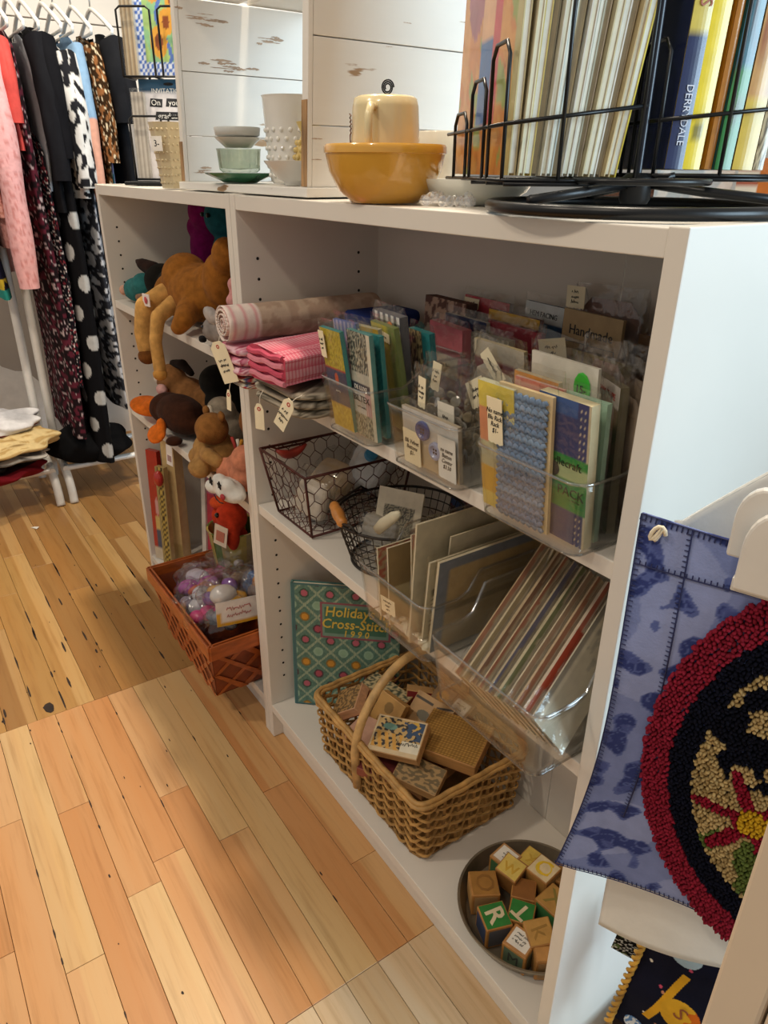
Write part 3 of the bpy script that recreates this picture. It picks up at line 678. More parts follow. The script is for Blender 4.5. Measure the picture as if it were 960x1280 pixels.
gk = pack('gingham_pack', 'black and white gingham fabric with an orange round sticker behind the leftmost bin packs', 'fabric', (.366, .062, ZU + .006), .07, .145, lambda u, v: ('#1f1f24', '#7e7e84', '#e9e7e2')[(int(u * 10) % 2) + (int(v * 18) % 2)], lean=.10, yaw=-.1, th=.012, nx=60, ny=108, mat=CLOTH)
put('price_sticker', MB().ell((.012, -.0075, .125), (.0095, .0008, .0125), nu=18, nv=6), plain('#ef7d22', .5), gk); text('2-', .010, gk, (.012, -.0088, .125), mat=INK)
pack('teal_trim_card', 'teal and black patterned trim card at the back of the leftmost bin', 'packet', (.394, .095, ZU + .006), .05, .125, lambda u, v: '#2f8f94' if u > .6 else speck('#c9b784', '#5a5140', 14)(u, v), lean=.14, yaw=-.1, th=.008)
# middle bin
def BTN(u, v):
    return '#d4d2cf' if v > .45 else '#c3b39a'
bt = pack('button_card', 'white card of blue buttons at the front of the middle bin', 'packet', (.530, -.005, ZU + .005), .100, .066, BTN, lean=.10, th=.005, nx=8, ny=10, slv=True,
          tags=[(-.030, .020, -.006, .032, .042, 'Blk Velvet\nButtons\n$1-', .0075), (.034, .026, -.006, .030, .050, 'no name\nButton\nContnr\n$3.50', .007, 0, None, plain('#e6e4de', .7))])
for (x, z, r) in ((-.010, .046, .0115), (.012, .028, .0105)):
    q = put('button', MB().lathe([(0, .002), (r * .55, .002), (r * .7, .004), (r * .95, .0035), (r, .0015), (r, 0), (0, 0)], 28, M=TR(x, -.0032, z) @ RX(PI / 2)), plain('#3f4f8f' if x < 0 else '#9aa3c4', .25, coat=.4), bt); sm(q, .5)
    put('button_hole', MB().box(-.0032, -.001, 0, .0004, .0008, .003, M=TR(x, -.0056, z)).box(.001, .0032, 0, .0004, .0008, .003, M=TR(x, -.0056, z)).box(-.0032, -.001, 0, .0004, -.003, -.0008, M=TR(x, -.0056, z)).box(.001, .0032, 0, .0004, -.003, -.0008, M=TR(x, -.0056, z)), DARK, q)
def bag(name, label, cat, loc, w, h, th, col, lean=.1, yaw=0, roll=0, fill=.75, tags=(), group=None, seed=0, mat=None, fn=None, discs=0):
    o = thing(name, label, cat, loc, (lean, roll, yaw), group)
    def f(u, v):
        a = u * 2 * PI; c, s = math.cos(a), math.sin(a); k = .18 * ns(c * 2 + seed, s * 2, v * 4 + seed)
        b = (1 - (2 * v - 1) ** 4) ** .5
        return (w * .46 * (abs(c) ** .6) * (1 if c > 0 else -1) * (b ** .3 if v not in (0, 1) else .6), th * .46 * s * b * (1 + k), .002 + v * h * fill)
    if discs:
        dm = MB(); rq = random.Random(seed)
        for k in range(discs):
            r = rq.uniform(.0035, .0075); cc = mixc(col, rq.choice(['#ffffff', '#4a4a58', '#c9b48a', '#8a6a5a']), rq.uniform(.1, .6))
            dm.lathe([(0, -.001), (r, -.001), (r, .001), (r * .7, .0015), (0, .001)], 12, col=cc, M=TR(rq.uniform(-.4, .4) * w, rq.uniform(-.25, .25) * th, .008 + rq.random() ** 1.5 * h * .6) @ RZ(rq.uniform(-.6, .6)) @ RX(PI / 2 + rq.uniform(-.5, .5)))
        stuff(put('buttons', dm, GLOSSY, o))
    else: put('contents', MB().grid(f, 20, 10, fn or (lambda u, v: mixc(col, '#ffffff', .1 + .2 * ns(u * 8, v * 8, seed))), cu=True), mat or CLOTH, o)
    def g(u, v):
        a = u * 2 * PI; c, s = math.cos(a), math.sin(a); k = .0022 * ns(c * 5 + seed, s * 5, v * 9 + seed)
        y = (th * .5 + .001) * (abs(s) ** .6) * (1 if s > 0 else -1)
        if v > .8: y *= 1 - (v - .8) * 4.6
        return (w / 2 * (abs(c) ** .4) * (1 if c > 0 else -1) + k, y + k * (1.4 if v < .95 else 2.5), v * h + (k * 2 if v > .9 else 0))
    sm(put('bag_film', MB().grid(g, 32, 14, cu=True), BAGFILM, o), 3)
    for tg in tags: price_tag(o, *tg)
    return o
bag('button_bag', 'clear bag of grey buttons standing behind the blue button card', 'bag', (.527, .012, ZU + .006), .095, .112, .018, '#8d8a84', lean=.08, tags=[(-.020, .085, -.012, .013, .036, '~1 pk\nbtns\n.75', .0065, .1), (.022, .068, -.012, .028, .030, '~$1-', .009, 0, None, plain('#d8d2c4', .7))], seed=1, discs=46)
bag('snap_bag', 'clear bag of pale snaps leaning left in the middle bin', 'bag', (.508, .040, ZU + .006), .075, .122, .014, '#a9a492', lean=.1, yaw=.15, tags=[(-.012, .098, -.010, .013, .034, '~2 for\n$1\n8in', .006, .2)], seed=2, discs=40)
bag('pearl_bag', 'clear bag of cream beads with a slanted paper tag in the middle bin', 'bag', (.548, .050, ZU + .006), .07, .125, .014, '#c9bda3', lean=.08, yaw=-.1, tags=[(.008, .09, -.010, .034, .03, '~Pearl\nbtn .50', .007, -.5)], seed=3, discs=44)
def MAR(u, v): return '#7d2630' if v > .62 and v < .86 else ('#d8c9a2' if v <= .62 else '#c9bda6')
pack('maroon_card', 'maroon and cream zigzag-edged assortment card at the back of the middle bin', 'packet', (.541, .090, ZU + .006), .085, .135, lambda u, v: '#7d2630' if v > .60 + .03 * (int(u * 18) % 2) and v < .86 else ('#d2bf92' if v < .86 else '#c9bda6'), lean=.12, yaw=-.05, th=.005, nx=36, ny=30,
     texts=[('assorted', .011, .0, .100, plain('#d9c9b0', .5))], tags=[(.036, .08, -.006, .022, .034, '~1 pk\nTape\n.50', .0065)])
bag('zipper_bag', 'clear bag with a triangular fold between the maroon card and the pearl bag', 'bag', (.526, .070, ZU + .016), .07, .135, .014, '#b5ae9c', lean=.1, yaw=.1, roll=.25, seed=4, tags=[(.0, .11, -.010, .04, .016, '~buttons', .008, .6)])
# pile behind the middle bins
def backpack(label, x, y, w, h, fn, **k): return pack(k.pop('name', 'notions_pack'), label, 'packet', (x, y, ZU + .008), w, h, fn, **k)
backpack('pink hanky pack with a cream label behind the leftmost bin', .375, .145, .085, .120, lambda u, v: '#d0727c' if not (.2 < u < .9 and .42 < v < .68) else '#e3d5b8', lean=.05, yaw=-.15, th=.014, nx=20, texts=[('~old hanky', .009, .005, .066, INK)])
backpack('brown paisley fabric square at the back left of the upper shelf', .285, .205, .10, .135, speck('#6a5048', '#b59a86', 10), lean=-.05, yaw=-.05, th=.02, mat=CLOTH, slv=False, name='fabric_square')
backpack('dark blue zipper pack behind the pink hanky pack', .372, .170, .09, .126, lambda u, v: '#2a3358' if v > .7 else '#b9b2a4', lean=.0, yaw=-.05, th=.006, nx=4)
backpack('red edged binding pack with a paper tag at the back of the upper shelf', .345, .222, .10, .142, lambda u, v: '#b8404a' if v > .86 else '#9a8a78', lean=-.06, yaw=-.06, th=.006, nx=4, tags=[(-.03, .132, -.006, .034, .014, '~Binding', .0075)])
backpack('grey lace pack right of the pink hanky pack', .452, .150, .07, .118, speck('#8c8578', '#c3bba9', 18), lean=.05, th=.010)
backpack('yellow pencil-striped pack at the back of the upper shelf', .430, .198, .10, .136, lambda u, v: '#d9a93c' if v > .9 else '#8a5a58', lean=-.03, yaw=-.05, th=.006, nx=4)
backpack('crimson seam binding pack behind the middle bin', .462, .174, .10, .128, lambda u, v: '#a02c3c' if .3 < v else '#c9b8a0', lean=.0, yaw=-.05, th=.007, nx=6, texts=[('~SEAM', .010, .03, .10, plain('#e2b8b4', .5))])
backpack('dull green floral pack behind the middle bin', .492, .184, .06, .112, speck('#6a705a', '#a49a80', 12), lean=.06, th=.009)
hm = backpack('hem facing card with a blue printed panel at the back of the upper shelf', .455, .225, .075, .150, lambda u, v: '#d6dbdc' if v > .84 else ('#3a6590' if (u - .6) ** 2 + (v - .6) ** 2 < .12 else '#27476c'), lean=-.04, yaw=-.1, th=.005, texts=[('HEM FACING', .0092, 0, .136, BK)])
kc = backpack('kraft card with black script and a round window, standing at the back', .556, .205, .095, .155, lambda u, v: '#1c1c1e' if (u - .5) ** 2 + ((v - .55) * 1.6) ** 2 < .06 else '#b99c72', lean=.0, yaw=-.08, th=.004, nx=26, ny=40, slv=False, name='kraft_card', texts=[('Handmade', .0165, .0, .132, BK)])
put('frame_line', MB().tube([(-.04, -.0028, .02), (-.04, -.0028, .118), (.04, -.0028, .118), (.04, -.0028, .02)], .0006, 4), BK, kc)
bag('rolled_bag', 'clear bag with a rolled brown cloth and a paper tag above the kraft card', 'bag', (.560, .236, ZU + .008), .11, .185, .016, '#8a6a60', lean=.02, yaw=-.05, roll=-.03, fill=.9, tags=[(-.045, .168, -.012, .03, .026, '~5 yds\n1/2in\n$1.50', .0065)], seed=5)
bag('foil_bag', 'shiny clear bag with a tilted tag in front of the kraft card', 'bag', (.552, .160, ZU + .01), .095, .135, .02, '#a39a8c', lean=.05, yaw=.05, roll=.12, tags=[(-.01, .115, -.013, .04, .034, '~Old zip\npull\n$1-', .0075, -.35)], seed=6)
backpack('olive banded card lying between the foil bag and the white sticker card', .622, .150, .09, .125, lambda u, v: '#8a7a35' if v > .85 else '#7a6a50', lean=.0, yaw=-.1, th=.008, nx=4)
# right-hand bin
def C1(u, v):
    if v > .8: return '#e2cf5a'
    if v < .35: return '#d9ab3c' if v > .12 else '#e3cc6a'
    return '#c9c7a6' if v < .55 else '#d98f6a' if u < .25 else '#d2cf9a'
pack('yellow_trim_pack', 'yellow trim pack with a long price tag at the left front of the large bin', 'packet', (.652, -.012, ZU + .006), .048, .132, C1, lean=.14, th=.007, tags=[(.002, .098, -.0075, .020, .046, 'No name\nBlu Rick\nRack\n$1-', .0068)])
bp_ = thing('blue_braid_pack', 'blue rickrack braid wound on a cardboard strip at the front of the large bin', 'packet', (.684, -.016, ZU + .006), (.09, 0, .02))
put('card', MB().box(-.031, .034, -.002, .002, 0, .134), plain('#d6bd8e', .8), bp_)
for i in range(13):
    zz = .004 + i * .0098
    for j in range(2):
        pth = [(-.0305 + .060 * k / 40, -.0034 - .0006 * j, zz + j * .0046 + .0022 * math.sin(k * PI / 2.5 + (i + j) * PI)) for k in range(41)]
        sm(put('braid', MB().tube(pth, .0027, 5, flat=.5), plain('#6f87a6' if (i + j) % 3 else '#7f96b2', .8, bmp=.3, var=.08), bp_), 3)
sleeve(bp_, .066, .134, .010, seed=3)
def C3(u, v):
    if .30 < v < .62: return '#a9bb8c' if .46 < v < .56 else '#2f8a3d'
    if v <= .30:
        if v > .24: return '#2f8a3d'
    if u > .76: return '#c9bd9e' if (int(u * 40) % 3 == 0 and int(v * 60) % 3 == 0) or u > .95 else '#39406e'
    return '#39406e' if v < .9 else '#3c5a92'
c3 = pack('green_band_pack', 'navy dotted trim pack with a bright green lettered band in the large bin', 'packet', (.7275, -.006, ZU + .006), .060, .136, C3, lean=.10, yaw=-.03, th=.010, body='#cdbf98', nx=40, ny=60,
          texts=[('Needlecraft', .0105, -.002, .0775, plain('#12311a', .5)), ('PACK', .0125, .012, .0505, plain('#173a1e', .5)), ('~4 yards', .0045, .018, .044, plain('#173a1e', .5))])
put('print_roundel', MB().lathe([(.0075, 0), (.0075, .0004), (0, .0004)], 20, M=TR(-.010, -.0057, .069) @ RX(PI / 2)), plain('#4a4440', .5), c3)
pack('orange_card', 'orange binding card behind the blue braid pack', 'packet', (.670, .014, ZU + .006), .058, .138, lambda u, v: '#e59a2e' if v > .8 else '#d9c7a2', lean=.09, yaw=-.04, th=.005, nx=4, tags=[(.012, .118, -.006, .034, .014, '~organza', .007)])
pack('coral_card', 'coral striped card just behind the blue braid pack', 'packet', (.684, .002, ZU + .006), .06, .137, lambda u, v: '#e0705c' if int(v * 40) % 2 else '#e9b0a0', lean=.09, th=.003, nx=4)
wc = pack('white_card', 'white card with a green oval price sticker in the large bin', 'packet', (.684, .032, ZU + .008), .085, .152, lambda u, v: '#dcd6c8', lean=.08, yaw=-.06, th=.003, nx=4, ny=6)
put('price_sticker', MB().ell((.025, -.0026, .130), (.0105, .0008, .0155), nu=20, nv=6), plain('#3fbf3a', .5), wc); text('15-', .010, wc, (.025, -.0040, .130), mat=INK)
pack('mint_pack', 'mint edged trim pack at the right side of the large bin', 'packet', (.728, .010, ZU + .006), .05, .132, lambda u, v: '#a9cdb4', lean=.06, th=.006, nx=4, tags=[(.0, .03, -.006, .03, .03, '~$1.25', .009)])
for i, (x, y, h, c, lb, rl) in enumerate((( .706, .055, .155, '#7a5a48', 'crumpled clear bag of brown ribbon in the middle of the large bin', .05), (.716, .075, .150, '#9a8064', 'clear bag of tan lace leaning right in the large bin', .12), (.690, .098, .165, '#6d4a3e', 'clear bag of dark red ribbon behind the brown ribbon bag', -.05),
                                          (.718, .108, .150, '#8d7b66', 'clear bag of taupe tape behind the tan lace bag', .10))):
    bag('ribbon_bag', lb, 'bag', (x, y, ZU + .006), .075, h, .022, c, lean=.12, yaw=-.35, roll=rl, seed=10 + i, fill=.85)
st = pack('seam_tape_card', 'red and white seam tape card with green-brown trim at the right end of the bins', 'packet', (.724, .048, ZU + .006), .058, .140, lambda u, v: '#c9c0b6' if v > .86 else mixc('#7a6a54', '#5a6a48', .5 + ns(u * 6, v * 9)), lean=.05, yaw=-.5, th=.008, texts=[('SEAM TAPE', .0085, 0, .129, INKRED)])
bag('lace_bag', 'clear bag of grey lace with a slanted tag behind the tan lace bag', 'bag', (.690, .175, ZU + .008), .08, .165, .02, '#8a8378', lean=.0, yaw=-.2, roll=.2, seed=21, tags=[(.012, .13, -.013, .022, .05, '~lace\n3 yd\n$2', .008, .3)])
bag('cord_bag', 'clear bag of dark cord at the far right back of the upper shelf', 'bag', (.722, .205, ZU + .008), .07, .150, .02, '#4f4a48', lean=.0, yaw=-.1, roll=.1, seed=22, tags=[(-.01, .12, -.013, .02, .04, '~cord\n.75', .008, .2)])
backpack('brown folded card standing right of the kraft script card', .650, .215, .08, .140, lambda u, v: '#7a5a3c' if v > .12 else '#5f452e', lean=-.03, yaw=-.15, th=.008, nx=3, ny=8)
backpack('rust red ribbon card between the brown folded card and the cord bag', .672, .232, .07, .150, lambda u, v: '#8f4a34' if int(v * 12) % 3 else '#b9a284', lean=.0, yaw=-.1, th=.006, nx=3, ny=48, tags=[(.01, .128, -.005, .03, .018, '~ab cd', .008, .1)])
bag('tan_fold_bag', 'clear bag of folded tan cloth behind the ribbon bags', 'bag', (.700, .140, ZU + .008), .10, .150, .025, '#a07a5a', lean=.05, yaw=-.15, roll=.0, seed=23)
# ---------------------------------------------------------------- folded fabrics on the left of the upper shelf
def folded(name, label, x0, x1, y0, y1, z, h, col, layers=5, fn=None, seed=0, mat=None, yaw=0.0, cat='fabric'):
    o = thing(name, label, cat, ((x0 + x1) / 2, (y0 + y1) / 2, z + .0008), (0, 0, yaw)); hx, hy = (x1 - x0) / 2, (y1 - y0) / 2
    m = MB(); n = 44; lh = h / layers
    for k in range(layers):
        def g(u, v, k=k):
            a = u * 2 * PI; c, s = math.cos(a), math.sin(a); e = .28
            w = .004 * ns(c * 3 + seed, s * 3, k * 5.1 + v) + .0015 * (k % 2)
            x = (hx - .004) * (abs(c) ** e) * (1 if c > 0 else -1); y = (hy - .004) * (abs(s) ** e) * (1 if s > 0 else -1)
            r = math.sin(PI * min(1, max(0, v))) ** .5
            sag = .003 * ns(x * 25, y * 25, seed)
            b = .72 + .28 * r
            if v in (0, 1): b = 0.0
            return ((x + w) * (b if b else .02) + 0, (y + w * .7) * (b if b else .02), k * lh + lh * (.5 - .5 * math.cos(PI * v)) + sag * (k / layers))
        m.grid(g, n, 8, (lambda u, v, k=k: fn(u, v, k)) if fn else (lambda u, v, k=k: mixc(col, '#ffffff' if k % 2 else '#000000', .04)), cu=True)
    sm(put('folds', m, mat or CLOTH, o), 3); return o
def flor(a, b, c, f=7):
    def q(u, v, k=0):
        n1 = ns(u * f * 3, v * 4 + k * 3, 2); return a if n1 > .12 else (b if n1 < -.2 else c)
    return q
folded('flannel_fabric', 'red, blue and cream plaid fabric at the bottom of the fabric pile', .024, .115, -.050, .16, ZU, .020, '#a33c36', 2, flor('#b23c38', '#3d5076', '#d8cdb4'), 1)
folded('floral_fabric', 'pink floral fabric with a hang tag at the left end of the upper shelf', .022, .118, -.058, .15, ZU + .022, .045, '#d88a9c', 3, flor('#d8889c', '#a8455e', '#ecc3cc'), 2)
folded('taupe_fabric', 'taupe sprigged fabric lying under the pink gingham', .125, .300, -.052, .17, ZU, .038, '#8f8474', 3, flor('#8c8272', '#5d5548', '#b5aa96'), 3)
def ging(u, v, k=0): return ('#d8596e', '#e07d8c', '#eec3c8')[(int(u * 150) % 2) + (int(v * 10) % 2)]
gf = thing('gingham_fabric', 'folded coral pink gingham fabric with a paper tag', 'fabric', (.222, .015, ZU + .0445), (.04, -.02, .06))
m = MB()
def gg(u, v):
    a = u * 2 * PI; c, s = math.cos(a), math.sin(a); e = .3
    z = (abs(s) ** e) * (1 if s > 0 else -1); x = (abs(c) ** e) * (1 if c > 0 else -1)
    fl = .0022 * math.sin(u * 38) * (1 if abs(c) > .5 else .2)
    return (x * .050 + fl, -.075 + v * .16, .027 + z * .025 * (1 - .12 * (x > 0)) + .002 * ns(x * 3, v * 4))
m.grid(gg, 90, 60, lambda u, v: ('#d4566c', '#dd7788', '#eab6be')[(int(u * 90) % 2) + (int(v * 60) % 2)], cu=True)
for (yy) in (0.0, 1.0):
    rim = [gg(i / 60, yy) for i in range(60)]; m.add(rim + [(0, rim[0][1] + (.006 if yy == 0 else -.006), .027)], [(i, (i + 1) % 60, 60) for i in range(60)], '#d4566c')
for i in range(4): m.tube([(-.047 + .094 * k / 12, -.0755, .010 + i * .011 + .0015 * math.sin(k + i)) for k in range(13)], .0042, 6, False, '#d05a70' if i % 2 else '#e08c9a')
sm(put('folds', m, CLOTH, gf), 1.0)
t_ = price_tag(gf, -.004, -.058, .0545, .046, .022, '', .01, .15, lean=-1.35, paper=plain('#e9dcc2', .7))
rl = thing('fabric_roll', 'rolled beige fabric with a pink striped end on the fabric pile', 'fabric', (.066, -.055, ZU + .0985), (0, 0, -.04))
def rfn(u, v): return ('#e3a9a8' if int(v * 44) % 3 == 1 else '#eddcd2') if v < .20 else ('#c3ad98' if ns(u * 7, v * 16) > 0 else '#b39a86')
def rg(u, v):
    a = u * 2 * PI; return (.030 * math.cos(a) * (1 + .05 * ns(math.cos(a) * 2, math.sin(a) * 2, v * 5)), v * .27, .026 * math.sin(a) * (1 + .08 * ns(math.cos(a) * 2, math.sin(a) * 2, v * 5)))
rm = MB().grid(rg, 40, 60, rfn, cu=True)
sp = []
for i in range(70):
    a = i * .28; r = .028 * (1 - i / 76); sp.append((r * math.cos(a), -.001, r * .86 * math.sin(a)))
for i in range(69):
    a, b = sp[i], sp[i + 1]; rm.add([a, b, (b[0] * .93, .03, b[2] * .93), (a[0] * .93, .03, a[2] * .93)], [(0, 1, 2, 3)], '#e6cfc6' if (i // 7) % 2 else '#d9b0a6')
    rm.add([a, b, (b[0] * .86, -.0005, b[2] * .86), (a[0] * .86, -.0005, a[2] * .86)], [(0, 1, 2, 3)], '#eadbd0')
rm.add([(.029 * math.cos(i * PI / 8), .012, .025 * math.sin(i * PI / 8)) for i in range(16)], [tuple(range(16))], '#a8766a')
rm.add([(.029 * math.cos(i * PI / 8), .27, .025 * math.sin(i * PI / 8)) for i in range(16)], [tuple(range(16))], '#a8968a')
sm(put('roll', rm, CLOTH, rl), 1.2); solid(rl.children[0], .0012)
nf = folded('navy_fabric', 'navy blue folded cloth tucked behind the beige roll', .115, .20, .12, .235, ZU + .039, .072, '#26356f', 3, seed=6)
def hang_tag(label, loc, w, h, s, rot, string, sz=.008):
    o = thing('hang_tag', label, 'tag', loc, rot)
    pts = [(-w / 2, -h), (w / 2, -h), (w / 2, -.008), (w * .22, 0), (-w * .22, 0), (-w / 2, -.008)]
    put('paper', MB().poly(pts, -.0004, .0004), TAGPAPER, o)
    put('eyelet', MB().lathe([(.0032, -.0008), (.0032, .0008), (.0016, .0008), (.0016, -.0008), (.0032, -.0008)], 14, M=TR(0, 0, -.008) @ RX(PI / 2)), plain('#b5483c', .6), o)
    put('string', MB().tube([(0, 0, -.008)] + string, .0006, 5), plain('#e6dcc8', .8), o)
    if s: text(s, sz, o, (0, -.0007, -h * .58), mat=INK, shear=.25, sx=.8)
hang_tag('cream hang tag with a red eyelet hanging from the pink floral fabric', (.066, -.068, .858), .034, .066, '~1/2 yd\nfloral\n$2.50', (.12, -.30, .35), [(.008, .004, .006), (.016, .012, .012)], .009)
hang_tag('narrow cream tag hanging below the plaid fabric', (.075, -.058, .783), .011, .034, '', (0, .08, .2), [(.0, .004, .012), (.003, .008, .024)])
hang_tag('cream folded tag hanging below the taupe fabric', (.190, -.060, .790), .016, .040, '', (.05, .05, .5), [(.0, .004, .01), (.002, .010, .018)])
hang_tag('cream handwritten tag slanting from the taupe fabric beside the leftmost bin', (.296, -.062, .822), .021, .050, '~1 yd\ncotton\n$3-', (.0, .55, .3), [(.004, .003, .006), (.005, .012, .010)], .009)
# ---------------------------------------------------------------- middle shelf: wire baskets, envelopes and patterns
RUST = plain('#4a1f17', .55, .4, var=.2)
w1_ = thing('wire_basket', 'rust red chicken wire basket with a red grip on the middle shelf', 'basket', (.133, .105, ZM + .0008))
def wf1(s, t, v):  # s,t in -1..1
    w = .060 + .020 * v; d = .088 + .016 * v; return (s * w - .006 * v, t * d, .004 + .112 * v)
sm(put('rim', MB().tube([wf1(-1, -1, 1), wf1(1, -1, 1), wf1(1, 1, 1), wf1(-1, 1, 1)], .0026, 8, True), RUST, w1_), 3)
sm(put('base_frame', MB().tube([wf1(-1, -1, 0), wf1(1, -1, 0), wf1(1, 1, 0), wf1(-1, 1, 0)], .0024, 8, True), RUST, w1_), 3)
for s in (-1, 1):
    for t in (-1, 1): sm(put('corner_wire', MB().tube([wf1(s, t, 0), wf1(s, t, 1)], .0022, 8), RUST, w1_), 3)
def hexmesh(P, nu, nv, r):
    m = MB()
    for j in range(nv):
        for i in range(nu):
            o = .5 * (j % 2); a = ((i + o) / nu, j / nv); b = ((i + o) / nu, (j + .55) / nv)
            m.tube([P(*a), P(*b)], r, 4)
            for d in (-.5, .5):
                u2 = (i + o + d) / nu
                if 0 <= u2 <= 1: m.tube([P(*b), P(u2, (j + 1) / nv)], r, 4)
    return m
for (fn, nu) in ((lambda u, v: wf1(-1 + 2 * u, -1, v), 6), (lambda u, v: wf1(1, -1 + 2 * u, v), 8), (lambda u, v: wf1(-1, -1 + 2 * u, v), 8), (lambda u, v: wf1(-1 + 2 * u, 1, v), 6)):
    stuff(put('wire_mesh', hexmesh(lambda u, v: fn(min(1, max(0, u)), v), nu, 5, .0008), RUST, w1_))
stuff(put('wire_mesh', hexmesh(lambda u, v: wf1(-1 + 2 * min(1, max(0, u)), -1 + 2 * v, 0), 6, 7, .0008), RUST, w1_))
gp = MB().tube([(-.086 + .002 * math.sin(k), -.075 + .06 * k / 8, .108 - .014 * math.sin(PI * k / 8)) for k in range(9)], [.002, .005, .0075, .0085, .0088, .0085, .0075, .005, .002], 12)
sm(put('grip', gp, plain('#8f2a20', .4, var=.1, coat=.3), w1_), 2)
sm(put('handle_wire', MB().tube([(-.086, -.085, .116), (-.088, -.072, .109), (-.088, -.02, .109), (-.086, .0, .116)], .002, 7), RUST, w1_), 3)
def inb(label, name, x, y, z, w, h, th, col, rot, seed): return bag(name, label, 'bag', (x, y, z), w, h, th, col, lean=rot[0], roll=rot[1], yaw=rot[2], seed=seed)
inb('clear bag of straw-coloured raffia in the red wire basket', 'raffia_bag', .115, .075, ZM + .030, .085, .105, .05, '#b79f7c', (-.9, .1, .3), 31)
inb('clear bag of pale yarn at the front of the red wire basket', 'yarn_bag', .140, .040, ZM + .012, .085, .085, .035, '#c3b5a0', (-.3, .0, .1), 32)
inb('crumpled clear bag with a bright blue cap at the back of the red wire basket', 'crumpled_bag', .150, .140, ZM + .050, .09, .115, .05, '#b9b4aa', (-.5, .2, .2), 33)
put('cap', MB().lathe([(0, 0), (.011, 0), (.012, .004), (.010, .016), (0, .017)], 20), plain('#2f7fa8', .35), bpy.data.objects['crumpled_bag'], (.01, -.031, .06), (1.2, .3, .5))
WIRE2 = plain('#2b2622', .45, .5, var=.2)
w2_ = thing('wire_handle_basket', 'dark wire basket with a turned wooden handle grip on the middle shelf', 'basket', (.318, .105, ZM + .0008))
def ov(a, v): return ((.070 + .024 * v) * math.cos(a), (.078 + .024 * v) * math.sin(a), .003 + .075 * v)
for v in (0, .2, .4, .6, .8, 1): sm(put('hoop', MB().tube([ov(2 * PI * i / 56, v) for i in range(56)], .0024 if v in (0, 1) else .0011, 6, True), WIRE2, w2_), 3)
um = MB()
for i in range(44): um.tube([ov(2 * PI * i / 44, 0), ov(2 * PI * i / 44, .5), ov(2 * PI * i / 44, 1)], .0009, 4)
for i in range(9): um.tube([(-.068 + .017 * i, -.07 * math.sqrt(max(0, 1 - ((-.068 + .017 * i) / .07) ** 2)), .003), (-.068 + .017 * i, .07 * math.sqrt(max(0, 1 - ((-.068 + .017 * i) / .07) ** 2)), .003)], .0009, 4)
stuff(put('wire_mesh', um, WIRE2, w2_))
HA, HB_ = Vector((-.066, -.080, .084)), Vector((-.002, -.102, .082))
sm(put('handle_wire', MB().tube([(-.094, 0, .078), (-.094, -.012, .088), tuple(HA), tuple(HA.lerp(HB_, .5)), tuple(HB_), (.02, -.102, .088), (.03, -.098, .078)], .002, 7), WIRE2, w2_), 3)
gp = MB().tube([tuple(HA.lerp(HB_, k / 10)) for k in range(11)], [.0055, .0085, .0078, .0088, .0095, .0098, .0095, .0088, .0078, .0085, .0055], 16)
sm(put('wooden_grip', gp, plain('#bb7a35', .4, var=.12, scale=60, coat=.3), w2_), 2)
def toile(u, v): return '#d8cfb8' if not (.16 < u < .86 and .14 < v < .74) else ('#4d4b42' if ns(u * 34, v * 40, 1) > .02 else '#a59d86')
tq = thing('toile_card', 'cream card with a dark engraved square standing in the wooden-handled wire basket', 'card', (.322, .088, ZM + .014), (-.35, -.12, .25))
put('paper', MB().grid(lambda u, v: ((u - .5) * .09, -.0013, v * .098), 44, 48, toile).box(-.045, .045, -.001, .001, 0, .098, '#cfc6b0'), PAPER, tq)
q = put('glue_tube', MB().tube([(0, 0, 0), (.02, 0, .006), (.05, 0, .012), (.064, 0, .014)], [.008, .0095, .008, .004], 14, flat=.6), plain('#cfc8ae', .5), None, (.335, .050, ZM + .068), (.15, -.55, .2)); tag(sm(q, 2), 'pale cream tube lying across the engraved card', 'tube')
inb('clear bag of pearl and dark buttons in the wooden-handled wire basket', 'button_bag', .290, .085, ZM + .012, .08, .062, .04, '#8a8272', (-.3, 0, .3), 34)
inb('clear bag of brown thread at the right of the wooden-handled wire basket', 'thread_bag', .350, .120, ZM + .012, .065, .07, .05, '#6b4f38', (-.2, .2, -.3), 35)
def bur(u, v): return '#2f4f86' if u < .5 and ns(u * 6, v * 6) < .25 else ('#6e2436' if ns(u * 16, v * 20, 2) > -.1 else '#3a2c44')
o = pack('folded_print', 'blue and burgundy printed sheet leaning behind the wooden-handled wire basket', 'fabric', (.375, .228, ZM + .004), .15, .175, bur, lean=-.05, yaw=.12, th=.006, nx=90, ny=70, slv=True)
# envelopes in the left middle-shelf bin: each stands front to back
def envl(name, label, x, y0, z, dep, h, lean, fn, th=.002, slv=False, rx=0.0, texts=(), yaw=0.0, cat='envelope', body='#d2c6aa', nx=40, ny=44):
    o = thing(name, label, cat, (x, y0, z), Euler((rx, lean, yaw), 'XYZ'))
    put('paper', MB().grid(lambda u, v: (th / 2 + .0002, u * dep, v * h), nx, ny, fn).box(-th / 2, th / 2, 0, dep, 0, h, body), PAPER, o)
    for (s, sz, y, zz, mt, rr) in texts: text(s, sz, o, (th / 2 + .0006, y, zz), (PI / 2, rr, PI / 2), mat=mt)
    if slv:
        def f(u, v):
            a = u * 2 * PI; c, s = math.cos(a), math.sin(a); k = .0011 * ns(c * 6, s * 6 + x * 90, v * 9)
            return ((th / 2 + .0022) * (abs(s) ** .4) * (1 if s > 0 else -1) + k * 2.2, dep / 2 + (dep / 2 + .003) * (abs(c) ** .35) * (1 if c > 0 else -1) + k, -.002 + v * (h + .01))
        sm(put('sleeve', MB().grid(f, 32, 12, cu=True), SLEEVE, o), 3)
    return o
CRM2 = '#cfc3a4'
